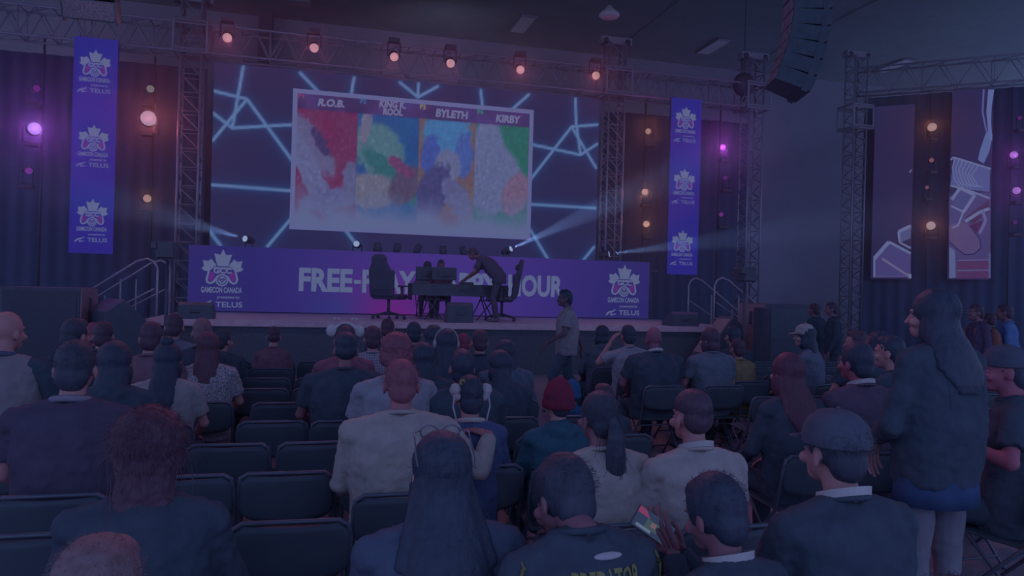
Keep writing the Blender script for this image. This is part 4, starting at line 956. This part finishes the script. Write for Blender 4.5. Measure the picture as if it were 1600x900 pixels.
# ---- worn extras
def e_cap(col, back=False, brim=True, vol=1.0):
    def f(r, c):
        H = c['H']; pr = [H(loft([((0, -.0, .075), .090*vol, .104*vol), ((0, -.0, .11), .090*vol, .104*vol), ((0, -.002, .15), .078*vol, .090*vol), ((0, -.004, .180), .048*vol, .056*vol), ((0, -.004, .190), .012, .012)], 28))]
        o = obj('cap', fuse(pr, .008, 3), cloth(col, 'cap'), r)
        if brim:
            q = -1 if back else 1; b = loft([((0, q*.085, .088), .078, .006), ((0, q*.13, .083), .068, .006), ((0, q*.165, .078), .04, .005)], 20, (1, 0, 0)); obj('brim', mesh([H(b)], True), cloth(col, 'cap'), o)
        obj('button', mesh([H(ell((0, -.004, .192), (.008, .008, .005), 10, 6))], True), cloth(col, 'cap'), o)
    return f
def e_beanie(col):
    def f(r, c):
        H = c['H']; pr = [H(loft([((0, -.012, .035), .094, .108), ((0, -.012, .06), .098, .112), ((0, -.014, .075), .094, .106), ((0, -.014, .12), .094, .104), ((0, -.02, .17), .076, .082), ((0, -.026, .205), .046, .05), ((0, -.028, .222), .018, .018)], 28))]
        o = obj('beanie', fuse(pr, .009, 2, [(.008, .03)]), cloth(col, 'knit'), r)
        obj('folded_band', mesh([H(loft([((0, -.012, .028), .097, .111), ((0, -.012, .034), .101, .115), ((0, -.012, .072), .101, .115), ((0, -.012, .078), .096, .110)], 28))], True), cloth(col, 'knit'), o)
    return f
def e_glasses(up=0, y=.10, m=None):
    def f(r, c):
        H = c['H']; pr = []
        z = .052 if not up else .17; yy = .108 if not up else .05
        for q in (-1, 1):
            pts = [(q*(.034+.027*math.cos(a)), yy, z+.02*math.sin(a)) for a in np.linspace(0, 6.283, 15)]; pr.append(H(tube(pts, .0028, 6)))
            pr.append(H(tube([(q*.062, yy, z+.005), (q*.083, yy-.03, z+.004), (q*.086, yy-.115, z-.002-.05*bool(up)), (q*.084, yy-.135, z-.02-.05*bool(up))], .0025, 6)))
        pr.append(H(tube([(-.008, yy, z+.006), (.008, yy, z+.006)], .0028, 6)))
        obj('glasses', mesh(pr, True), mat('glasses_frame', (130, 126, 150), .25, .7, .4), r)
    return f
def e_puffs(col, ribbon=True, r_=.035, z=.10, x=.088):
    def f(r, c):
        H = c['H']
        for q in (-1, 1):
            o = obj('hair_puff', fuse([H(ell((q*x, -.03, z), (r_, r_, r_*1.1))), H(ell((q*(x-.01), -.04, z-.035), (r_*.7, r_*.7, r_*.8)))], .006, 1, [(.014, .012)]), cloth(col, 'puff'), r)
            if ribbon: obj('ribbon', mesh([H(tube([(q*(x+.01), -.05, z-.02), (q*(x+.018), -.06, z-.09), (q*(x-.002), -.07, z-.17), (q*(x+.012), -.07, z-.26)], .005, 6))], True), mat('ribbon_white', (190, 190, 205), .7), o)
        if ribbon: obj('flower', mesh([H(ell((-x+.035+.014*math.cos(a), -.055, z+.045+.014*math.sin(a)), (.009, .006, .009), 8, 6)) for a in np.linspace(0, 5, 5)], True), cloth((158, 148, 100), 'flower'), r)
    return f
def e_headphones(col):
    def f(r, c):
        H = c['H']; pts = [(.098*math.cos(a), -.005, .075+.118*math.sin(a)) for a in np.linspace(0, math.pi, 13)]
        o = obj('headphones', mesh([H(tube(pts, .007))], True), cloth(col, 'band'), r)
        for q in (-1, 1): obj('ear_cup', mesh([H(ell((q*.093, .0, .055), (.02, .034, .04)))], True), cloth(col, 'band'), o)
    return f
def e_ears(col):
    def f(r, c):
        H = c['H']; o = obj('fluffy_headband', fuse([H(ell((q*.105, 0, .13), (.045, .03, .05))) for q in (-1, 1)]+[H(tube([(.10*math.cos(a), -.01, .08+.115*math.sin(a)) for a in np.linspace(.2, 2.94, 9)], .014))], .008, 1, [(.012, .02)]), cloth(col, 'puff'), r)
        for q in (-1, 1): obj('bow', mesh([H(ell((q*.07+.016*k, .0, .225), (.014, .008, .010), 8, 6, rot=(0, k*30, 0))) for k in (-1, 1)], True), cloth(col, 'puff'), o)
    return f
def e_stripes(col):
    def f(r, c):
        bv = BVHTree.FromPolygons([v.co for v in c['shirt'].data.vertices], [tuple(p.vertices) for p in c['shirt'].data.polygons])
        for q in (-1, 1):
            for k in (0, 1):
                pts = []
                for u in np.linspace(0, 1, 10):
                    p = c['S'][0 if q < 0 else 1]+V3(q*(-.01+.045*u+.0), -.05+.0, .02-.16*u+.018*k); h = bv.find_nearest(Vector(p+V3(q*.05, -.05, .05))); pts.append(tuple(h[0]+h[1]*.003))
                obj('yellow_stripe', mesh([tube(pts, .004, 6)], True), cloth(col, 'print'), c['shirt'])
    return f
def e_print(txt, x0, x1, z0, z1, col):
    def f(r, c):
        v, fc = text2d(txt, .03); bv = BVHTree.FromPolygons([q.co for q in c['shirt'].data.vertices], [tuple(p.vertices) for p in c['shirt'].data.polygons]); V = []
        for x, y in v:
            X = x0+(x1-x0)*x; Z = z0+(z1-z0)*y; h = bv.ray_cast(Vector((X, -1, Z)), Vector((0, 1, 0))); V.append((X, (h[0].y if h[0] else -.15)-.004, Z))
        obj('back_lettering', mesh([(np.array(V), fc)]), cloth(col, 'print'), c['shirt'])
        h = bv.ray_cast(Vector((.03, -1, 1.066)), Vector((0, 1, 0)))
        obj('emblem', mesh([ell((.03, (h[0].y if h[0] else -.1)-.005, 1.066), (.045, .005, .011), rot=(-35, 0, 0))], True), mat('emblem_white', (190, 188, 200), .6), c['shirt'])
    return f
def e_backpack(col):
    def f(r, c):
        nk = c['nk']; o = obj('backpack', fuse([ell(nk+V3(0, -.19, -.26), (.14, .10, .19)), ell(nk+V3(0, -.26, -.32), (.10, .05, .10))], .014, 2), cloth(col, 'bag'), r)
        for q in (-1, 1): obj('strap', mesh([tube([tuple(nk+V3(q*.10, -.12, -.08)), tuple(nk+V3(q*.11, 0, -.0)), tuple(nk+V3(q*.12, .12, -.10)), tuple(nk+V3(q*.13, .10, -.35))], .014)], True), cloth(col, 'bag'), o)
    return f
def e_sleeves(col):
    def f(r, c):
        for i in (0, 1):
            S, E = c['S'][i], c['E'][i]; m = S+(E-S)*.76; q = c['nk']+(S-c['nk'])*.45
            obj('sleeve', fuse([cap(q-V3(0, 0, .022), S-V3(0, 0, .012), .070, .072), cap(S-V3(0, 0, .02), S+(m-S)*.4, .078, .082), cyl(S+(m-S)*.2, m, .080, .084, 16)], .012, 5, [(.014, .09)]), cloth(col), c['shirt'])
    return f
def e_hem(col):
    def f(r, c): obj('shirt_hem', mesh([loft([((0, 0, .72), .215, .155), ((0, 0, .84), .205, .15)], 28)], True), cloth(col, 'hem'), r)
    return f
# ================================================================ THE AUDIENCE
# ---- nearest rows
person('blond boy in a dark top, nearest head at the bottom left', px=152, top=768, Y=1.50, s=.92, hair='short', hc=HBL, vol=1.03, top_c=(112, 88, 116), head=(-8, 0, -12), lod=0, seed=1, skin=SK1)
person('woman with frizzy shoulder length hair and black top behind the blond boy', px=236, top=640, Y=2.5, hair='curly', hc=HRED, vol=1.05, long=1.0, lw=.95, top_c=BLK, sleeve='long', w=1.05, lod=0, seed=2, head=(4, 0, -6))
person('woman with very long straight black hair and glasses pushed up', px=692, top=668, Y=2.12, hair='bob', hc=HDK, vol=.98, long=.62, lw=1.5, top_c=(88, 100, 126), sleeve='long', w=1.05, lod=0, seed=3, extras=[e_glasses(1)], s=None)
person('dark haired man in a black jersey lettered PREDATOR on the back', px=890, top=708, Y=1.98, hair='short', hc=HB, vol=1.08, top_c=BLK, w=1.02, yaw=8, head=(-24, 4, 8), lod=0, seed=4, skin=SK2, ov=dict(head=(0, .085, 1.12), neck=(0, .0, 1.105), sh=(.185, -.02, 1.03)),
       extras=[e_stripes((128, 124, 88)), e_print('PREDATOR', -.085, .13, .975, 1.035, (150, 148, 104))])
phw = onY(1020, 822, 2.12); _P = onY(1128, 738, 1.86); _s = _P.z/1.337
def toboy(v): q = Vector((v.x-_P.x, v.y-_P.y, 0)); q.rotate(Euler((0, 0, R(-14)))); return (q.x/_s, q.y/_s+.03, v.z/_s)
lh = toboy(phw+Vector((.055, -.03, -.075))); rh = toboy(phw+Vector((.13, .06, -.11)))
ph = dict(elb=((lh[0]-.06, lh[1]-.16, .80), (.24, .12, .80)), wri=(lh, rh), hd=((-.35, .35, .8), (-.7, .1, .5)), hn=(.1, .5, .1))
boy = person('black haired boy in a dark hoodie holding a phone sideways', px=1128, top=738, Y=1.86, hair='short', hc=HDK, vol=1.08, top_c=BLK, sleeve='hood', w=.95, yaw=14, head=(-18, 0, 4), lod=0, seed=5, skin=SK2, lanyard=1, ov=ph, curl=(.9, .9))
person('man in a dark flat cap and black shirt with a white lanyard at his neck', px=1308, top=643, Y=1.98, hair='buzz', hc=HB, top_c=BLK, w=1.05, yaw=2, head=(0, 0, 4), lod=0, seed=6, lanyard=1, extras=[e_cap((94, 100, 120), False, True, 1.06)], skin=SK1)
person('dark haired person with glasses at the bottom right corner', px=1510, top=797, Y=.98, s=.93, hair='short', hc=HB, vol=1.1, top_c=BLK, head=(-6, 0, 24), lod=0, seed=7, extras=[e_glasses(0)])
# ---- second band
hug = dict(elb=((-.27, .04, .74), (.38, -.02, .79)), wri=((-.14, .28, .60), (.46, .12, .93)), hd=((.35, .9, -.15), (-.75, .45, .25)))
person('short haired man in a pale shirt with his arm around the girl', px=628, top=560, Y=3.60, hair='buzz', hc=(150, 96, 116), top_c=PALE, sleeve='long', w=1.22, ov=hug, lod=0, seed=8, skin=(176, 120, 132), legs=(128, 128, 144))
person('girl with dark parted hair, white fluffy hair puffs and ribbons', px=735, top=583, Y=3.86, hair='short', hc=HDK, vol=1.0, top_c=NAV, sleeve='long', w=.86, collar=WHT, lod=0, seed=9, extras=[e_puffs((188, 180, 190))], nochair=True, skin=SK1)
person('person in a red beanie and teal hooded jacket', px=872, top=599, Y=3.95, hair='buzz', hc=HB, top_c=TEAL, sleeve='hood', w=.95, head=(0, 0, 14), lod=0, seed=10, extras=[e_beanie((128, 54, 82))])
person('woman with a long dark ponytail over a loose white top', px=938, top=612, Y=3.02, hair='pony', hc=HB, top_c=PALE, sleeve='short', w=.98, wide=1.1, lod=0, seed=11, head=(0, 0, 12), skin=SK2)
person('young man in a white T-shirt with a white lanyard right of the ponytail', px=1083, top=611, Y=2.92, hair='fade', hc=HBR, vol=1.03, top_c=(180, 172, 176), w=1.04, lod=0, seed=12, head=(0, 0, 6), lanyard=1, yaw=2)
person('broad man in a dark maroon shirt with a pale collar at left', px=119, top=527, Y=3.80, hair='short', hc=HB, top_c=MAROON, w=1.08, wide=1.1, collar=(140, 136, 156), lod=0, seed=13)
st_ov = dict(elb=((-.27, .02, 1.08), (.27, .02, 1.10)), wri=((-.16, .20, .98), (.16, .22, 1.0)))
person('tall standing woman with long dark hair in a black jacket at right', px=1462, top=449, Y=2.93, pose='stand', hair='bob', hc=HDK, vol=1.02, long=1.24, lw=1.3, top_c=BLK, sleeve='long', w=1.1, wide=1.15, yaw=6, head=(0, 0, 34), ov=st_ov, lod=0, seed=14, legs=(128, 130, 146), group=None,
       extras=[e_hem((66, 88, 128))], skin=SK1)
# ---- middle rows
A = dict(lod=1)
person('bald man in a raglan shirt with dark sleeves at the left edge', px=10, top=486, Y=5.6, hair='', top_c=(146, 140, 150), collar=(90, 100, 122), w=1.1, sleeve='short', head=(0, 0, -25), extras=[e_sleeves(BLK)], **A)
person('dark haired man with a red lit ear left of the maroon shirt', px=118, top=495, Y=6.2, hair='short', hc=HB, top_c=BLK, head=(0, 0, -30), w=1.05, **A)
person('person with a bare red lit head beyond the maroon shirt', px=146, top=503, Y=7.6, hair='buzz', hc=(150, 84, 110), top_c=BLK, w=.9, skin=(190, 100, 126), **A)  # red stage light painted into the skin and hair colours
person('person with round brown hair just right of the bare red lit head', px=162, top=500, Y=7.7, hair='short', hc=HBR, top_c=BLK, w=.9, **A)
person('long haired person in a dark jacket with a pale collar left of centre', px=180, top=530, Y=4.55, hair='bob', hc=HDK, long=.95, top_c=BLK, sleeve='hood', collar=(140, 140, 158), **A)
person('man in a pinkish shirt with a glowing ear outline', px=237, top=500, Y=6.2, hair='short', hc=HBR, top_c=(136, 108, 126), **A)
person('short haired person in a grey blue shirt, topmost head at left', px=273, top=488, Y=7.7, hair='short', hc=HBR, top_c=(128, 132, 152), w=.95, **A)
person('light haired person beside the black monitor on the stage edge', px=317, top=495, Y=7.6, hair='short', hc=(136, 108, 122), top_c=BLK, w=.95, **A)
person('woman with a topknot and long hair over a white T-shirt', px=263, top=532, Y=4.75, hair='bob', hc=HDK, long=.84, lw=1.0, top_c=(160, 156, 164), w=.98, yaw=-4, extras=[lambda r, c: obj('topknot', fuse([c['H'](ell((.0, -.03, .19), (.045, .045, .04)))], .009, 2, [(.01, .02)]), hairm(HDK), r)], **A)
person('woman with long wavy brown hair and a speckled top', px=326, top=517, Y=6.3, hair='bob', hc=HRED, long=.92, lw=1.05, top_c=GRY, w=1.0, pattern=mat('speckled_cloth', (84, 92, 112), .9, .1, 0, .1, 90, two=(200, 190, 205)), **A)
person('dark haired person right of the speckled top, turned right', px=349, top=513, Y=7.0, hair='short', hc=HB, top_c=BLK, head=(0, 0, -35), w=.95, **A)
person('small child with flat topped hair and light straps in the empty rows', px=428, top=511, Y=8.9, hair='fade', hc=HBR, vol=1.0, top_c=(136, 100, 120), w=.8, **A)
person('big man in a black shirt with dark slicked hair left of centre', px=541, top=520, Y=5.25, hair='fade', hc=HDK, vol=1.02, top_c=BLK, w=1.22, wide=1.2, head=(0, 0, 0), skin=SK2, **A)
person('person wearing a white fluffy headband with two bows', px=540, top=505, Y=6.2, hair='short', hc=HBR, top_c=(140, 96, 120), w=.95, extras=[e_ears((200, 196, 210))], **A)
person('person in a pale checked shirt left of the stage chair foot', px=580, top=508, Y=7.7, hair='short', hc=HBR, top_c=PALE, sleeve='long', w=1.1, pattern='CHECK', **A) if False else None
chk = mat('checked_cloth', (150, 150, 172), .9, .1); 
def make_check():
    nt = chk.node_tree; b = nt.nodes['Principled BSDF']; tc = nt.nodes.new('ShaderNodeTexCoord'); c = nt.nodes.new('ShaderNodeTexBrick'); c.offset = 0; c.inputs['Scale'].default_value = 22; c.inputs['Brick Width'].default_value = .5; c.inputs['Row Height'].default_value = .5
    mp = nt.nodes.new('ShaderNodeMapping'); mp.inputs['Rotation'].default_value = (R(90), 0, 0); nt.links.new(tc.outputs['Object'], mp.inputs[0]); nt.links.new(mp.outputs[0], c.inputs[0])
    c.inputs['Color1'].default_value = (*lin((96, 118, 140)), 1); c.inputs['Color2'].default_value = (*lin((106, 128, 150)), 1); c.inputs['Mortar'].default_value = (*lin((170, 162, 184)), 1); c.inputs['Mortar Size'].default_value = .12
    nt.links.new(c.outputs[0], b.inputs['Base Color'])
make_check()
person('person in a pale checked shirt in front of the left gaming chair', px=583, top=507, Y=7.0, hair='short', hc=HBR, top_c=PALE, sleeve='long', w=1.15, pattern=chk, **A)
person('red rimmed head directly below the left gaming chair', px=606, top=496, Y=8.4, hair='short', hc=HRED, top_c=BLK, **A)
person('person with full reddish brown hair and a grey T-shirt', px=620, top=518, Y=4.75, hair='curly', hc=(136, 84, 106), vol=.92, top_c=(150, 152, 170), w=1.02, **A)
person('round dark head right of the red rimmed head', px=647, top=501, Y=8.4, hair='short', hc=HDK, top_c=(126, 112, 134), **A)
person('long dark haired person in black right of the short haired man', px=661, top=533, Y=4.65, hair='bob', hc=HDK, long=.95, top_c=BLK, sleeve='long', w=1.1, **A)
person('long haired person with hair tucked back, left of the headphones', px=678, top=506, Y=7.7, hair='bob', hc=HDK, long=1.0, top_c=BLK, w=.9, **A)
person('long haired person with a pale headphone arc over the head', px=698, top=512, Y=6.9, hair='bob', hc=HDK, long=.95, top_c=BLK, w=.92, extras=[e_headphones((176, 176, 190))], **A)
person('person with red lit curls right of the headphones', px=724, top=519, Y=7.0, hair='short', hc=(140, 70, 98), top_c=BLK, w=.9, **A)  # hair colour carries the red stage light
person('person with short hair and red outline left of the long necked head', px=750, top=513, Y=6.9, hair='short', hc=HBR, top_c=BLK, w=1.0, **A)
person('broad shouldered person in black leaning below the row of heads', px=722, top=542, Y=5.4, hair='short', hc=HDK, top_c=BLK, sleeve='long', w=1.25, head=(20, 0, 0), **A)
person('person with shoulder length dark hair in black right of the girl', px=782, top=545, Y=4.6, hair='bob', hc=HDK, long=.98, lw=.9, top_c=BLK, sleeve='long', w=1.1, head=(0, 0, -15), **A)
person('dark haired person seated before the walking man', px=790, top=529, Y=5.9, hair='bob', hc=HDK, long=1.0, top_c=(96, 110, 132), sleeve='long', w=1.1, **A)
person('person whose dark head shows just above the ponytail', px=944, top=597, Y=4.0, hair='short', hc=HBR, top_c=BLK, w=.95, head=(0, 0, 20), clabel='folding chair in front of the ponytail woman', **A)
person('person in a blue hood hidden behind the red beanie', px=893, top=598, Y=4.9, hair='buzz', hc=HB, top_c=(56, 96, 140), sleeve='hood', w=.9, extras=[e_beanie((60, 100, 146))], **A)
# ---- front rows right of centre
person('person in a dark hood left of the man holding his ear', px=941, top=507, Y=8.3, hair='bob', hc=HDK, vol=1.0, top_c=(98, 104, 124), sleeve='hood', w=1.05, **A)
ear = dict(elb=((-.34, .05, .90), (.25, .05, .75)), wri=((-.20, .06, 1.12), (.13, .3, .6)), hd=((.5, 0, .8), (-.35, .9, -.15)))
person('dark haired man in a white T-shirt with one hand raised to his ear', px=982, top=506, Y=8.0, hair='short', hc=HDK, top_c=(160, 158, 176), w=.98, ov=ear, **A)
person('bald broad man in a black T-shirt right of the aisle end', px=1022, top=511, Y=7.0, hair='', top_c=BLK, w=1.35, wide=1.3, lanyard=1, skin=(150, 100, 124), **A)
person('person with a light cheek and shoulder length hair in a grey top', px=1110, top=511, Y=7.2, hair='bob', hc=HBR, top_c=(112, 122, 142), w=1.12, head=(0, 0, 30), **A)
person('dark haired person seated beside the right stage stairs', px=1146, top=508, Y=7.9, hair='short', hc=HDK, top_c=BLK, w=.95, **A)
person('child in a yellowish shirt right of the grey top', px=1153, top=528, Y=7.3, hair='short', hc=HBR, top_c=(150, 138, 110), w=.82, **A)
person('long haired person in a pale cap and grey blue shirt looking left', px=1259, top=505, Y=6.6, hair='bob', hc=HDK, long=.98, top_c=(116, 124, 148), sleeve='long', yaw=40, head=(0, 0, 25), extras=[e_cap((170, 164, 172), False)], **A)
person('woman with very long auburn hair in a black top right of the aisle', px=1232, top=549, Y=3.85, hair='bob', hc=(104, 70, 92), long=.86, lw=1.25, vol=1.02, top_c=BLK, w=.92, yaw=4, sleeve='long', lod=1, head=(0, 0, 0))
person('man with a white collar lanyard and a dark red lit jacket', px=1340, top=532, Y=3.72, hair='short', hc=HDK, vol=1.05, top_c=(104, 92, 116), w=1.08, sleeve='long', head=(0, 0, 10), lanyard=1, skin=(172, 104, 126), **A)  # red light on the face is painted into the skin colour
person('dark haired person holding up a small camera', px=1340, top=514, Y=6.2, hair='short', hc=HBR, top_c=BLK, head=(0, 0, 40), w=.9, **A)
person('dark haired person with face turned left near the standing woman', px=1372, top=516, Y=5.4, hair='curly', hc=HDK, vol=.85, top_c=BLK, head=(0, 0, 20), yaw=20, w=.95, skin=SK3, **A)
person('dark haired person whose lit profile faces left beside the standing woman', px=1392, top=522, Y=4.6, hair='short', hc=HDK, top_c=BLK, yaw=15, head=(0, 0, 22), w=.9, **A)
bh = dict(elb=((-.33, -.02, .80), (.25, .05, .75)), wri=((-.2, .22, .86), (.13, .3, .6)))
person('person in a backwards black cap turned left at the right edge', px=1572, top=537, Y=3.5, hair='short', hc=HB, top_c=BLK, yaw=38, head=(0, 0, 20), extras=[e_cap((88, 96, 116), True)], skin=(172, 104, 126), ov=bh, **A)  # skin colour has red stage light painted in
person('person with red hair cut off by the right edge', px=1604, top=558, Y=3.3, hair='bob', hc=(170, 60, 96), long=.95, top_c=BLK, yaw=20, **A)
# ---- standing and walking figures
wk = dict(hip=(0, 0, .93), sh=(.17, 0, 1.385), elb=((-.24, .08, 1.12), (.20, -.18, 1.14)), wri=((-.22, .30, .98), (.20, -.26, .90)), hd=((0, .7, -.6), (0, .2, -1)), kn=((-.09, .20, .53), (.09, -.05, .50)), an=((-.09, .16, .12), (.09, -.36, .16)))
person('man in a white T-shirt walking left in front of the stage', px=884, top=451, Y=9.6, pose='walk', hair='short', hc=HDK, vol=1.0, top_c=(158, 152, 164), yaw=82, ov=wk, group=None, skin=SK3, legs=(92, 104, 126), wide=1.1, **A)
for x, t, y, lb, c, yw, kw in ((1300, 471, 10.3, 'person in dark clothes standing in front of the road case', BLK, 60, {}), (1273, 473, 10.9, 'person standing half hidden beside the road case', BLK, 20, {}),
        (1526, 474, 8.3, 'standing person with a dark orange backpack at right', (100, 88, 120), 70, dict(extras=[e_backpack((150, 104, 104))])), (1547, 488, 9.1, 'shorter person standing between the backpack and the light blue hoodie', BLK, 0, {}),
        (1571, 474, 8.3, 'person standing in a light blue hooded top at the far right', (104, 134, 190), 40, {})):
    person(lb, px=x, top=t, Y=y, pose='stand', s=None, hair='short', hc=HBR, top_c=c, sleeve='long', yaw=yw, group='people standing at the back right', skin=SK2, **kw, lod=1)
# ---- people on the stage
sd_ = dict(head=(0, .06, 1.11))
person('seated person facing us behind the stage table monitor', px=689, top=405, Y=YTb+.75, z0=SZ, yaw=180, hair='short', hc=HB, top_c=(120, 92, 116), group='people on the stage', nochair=True, skin=SK2, head=(-14, 0, 0), lod=1, s=.97)
person('seated person with dark curly hair left of the stage monitor', px=668, top=409, Y=YTb+1.12, z0=SZ, yaw=172, hair='curly', hc=HB, top_c=BLK, group='people on the stage', nochair=True, skin=SK2, head=(-14, 0, 0), lod=1, s=.93)
for px_, lb in ((690, 'stage chair under the seated person behind the monitor'), (668, 'stage chair under the curly haired seated person')):
    q = onY(px_, 470, YTb+.78); c = place_chair(q.x, YTb+(.80 if px_ == 690 else 1.15), lb, R(180), 'chairs behind the stage table'); c.location.z = SZ; CH.pop(); c.location.x = PE[-2][0] if px_ == 690 else PE[-1][0]
ln = dict(hip=(0, -.10, .90), chest=(0, .12, 1.16), neck=(0, .32, 1.30), head=(0, .42, 1.34), shp=((-.19, .27, 1.26), (.19, .27, 1.26)), elb=((-.24, .38, 1.0), (.22, .40, 1.02)), wri=((-.16, .58, .86), (.10, .60, .86)), hd=((.1, .8, -.5), (-.1, .8, -.5)),
          kn=((-.11, -.0, .49), (.11, .03, .49)), an=((-.13, -.08, .09), (.13, -.04, .09)))
person('man in a dark shirt leaning over the right of the stage table', px=742, top=394, Y=YTb-.48, z0=SZ, pose='lean', s=1.0, yaw=68, hair='short', hc=HBR, top_c=(96, 92, 118), ov=ln, group='people on the stage', skin=SK2, legs=(96, 90, 116), head=(-38, 0, 0), lod=1, wide=1.1)
# ---- phone in the boy's hand
ph_ = thing('smartphone', 'lit phone held sideways by the boy at the bottom', 'phone', phw); ph_.rotation_euler = (R(-18), R(33), R(-14)); ph_.scale = (.9, .9, .9)
obj('phone_body', bev([box(-.078, .078, -.004, .004, -.038, .038)], .004, 2), BLACKM, ph_)
V = []; PH = [((-.073, -.036), (.073, -.036), (.073, .036), (-.073, .036), (44, 56, 84)), ((-.073, .014), (-.02, .014), (-.05, .036), (-.073, .036), (118, 58, 92)), ((-.03, -.02), (.02, -.02), (.02, .012), (-.03, .012), (60, 76, 84)),
    ((-.06, -.03), (.0, -.03), (.0, -.02), (-.06, -.02), (92, 106, 132)), ((-.01, -.008), (.01, -.008), (.01, .008), (-.01, .008), (110, 84, 96))]
for k, q in enumerate(PH):
    y = -.0052-.0004*k; me = bpy.data.meshes.new('s'); me.from_pydata([(p[0], y, p[1]) for p in q[:4]], [], [(0, 1, 2, 3)])
    obj('screen' if k == 0 else 'screen_picture', me, emat('phone_%d' % k, q[4]), ph_)
# lit phone lying on a chair right of the aisle
q = onZ(1060, 606, .47); p2 = thing('smartphone', 'phone with a bright pink and blue picture on the chairs right of the aisle', 'phone', (q.x, q.y, .62)); p2.rotation_euler = (R(-30), 0, R(10))
obj('phone_body', bev([box(-.15, .15, -.005, .005, -.05, .05)], .004, 1), BLACKM, p2)
pp = [((-.14, .14), (-.045, .045), (104, 70, 120))]+[((x, x+.03), (z, z+.02), c) for x, z, c in ((-.12, -.02, (124, 70, 120)), (-.05, .01, (110, 90, 150)), (.02, -.01, (96, 96, 150)), (.08, .01, (120, 60, 100)))]
for k, (a, b_, c) in enumerate(pp):
    me = bpy.data.meshes.new('s'); y = -.0062-.0005*k; me.from_pydata([(a[0], y, b_[0]), (a[1], y, b_[0]), (a[1], y, b_[1]), (a[0], y, b_[1])], [], [(0, 1, 2, 3)]); obj('screen' if k == 0 else 'screen_picture', me, emat('phone2_%d' % k, c), p2)

# ================================================================ EMPTY CHAIRS
ORD = ['first', 'second', 'third', 'fourth', 'fifth', 'sixth', 'seventh', 'eighth', 'ninth', 'tenth', 'eleventh', 'twelfth', 'thirteenth', 'fourteenth']
def inview(x, y):
    v = Vector((x, y-.2, .7))-CAMP; d = v.dot(F_); u = 800+FPX*v.dot(RT)/d if d > .3 else -1e4; t = 450-FPX*v.dot(UP)/d if d > .3 else 0
    return -60 < u < 1640 and t < 960
rows = ROWS
occ = list(CH)
for ri, yb in enumerate(rows):
    y = yb+.24
    for side, x0, sg, x1 in (('left', 1.92, -1, -6.5), ('right', 4.05, 1, 10.0)):
        x = x0; k = 0
        while (x-x1)*sg < 0:
            cl = [a for a, b in occ if abs(a-x) < .43 and abs(b-y) < .42]
            if cl: x = (min(cl) if sg < 0 else max(cl))+sg*.47; k += 1; continue
            if inview(x, y):
                place_chair(x, y, 'empty folding chair, %s block, %s row from the front, %s from the aisle' % (side, ORD[len(rows)-1-ri], ORD[min(13, k)]), rng.uniform(-.04, .04), 'empty black folding chairs'); occ.append((x, y))
            x += sg*.48; k += 1
# ================================================================ STAGE HAZE
hz = mesh([box(-14, 22, 10.5, 23.9, .05, 9.4)])
hm_ = bpy.data.materials.new('stage_haze'); hm_.use_nodes = True; nt = hm_.node_tree; nt.nodes.remove(nt.nodes['Principled BSDF'])
vs = nt.nodes.new('ShaderNodeVolumeScatter'); vs.inputs['Density'].default_value = HAZE; vs.inputs['Anisotropy'].default_value = .75; vs.inputs[0].default_value = (.8, .88, 1, 1)
nt.links.new(vs.outputs[0], nt.nodes['Material Output'].inputs['Volume'])
if HAZE > 0:
    o = obj('stage_haze', hz, hm_); tag(o, 'thin theatrical haze hanging in front of and over the stage', 'haze'); o['kind'] = 'stuff'
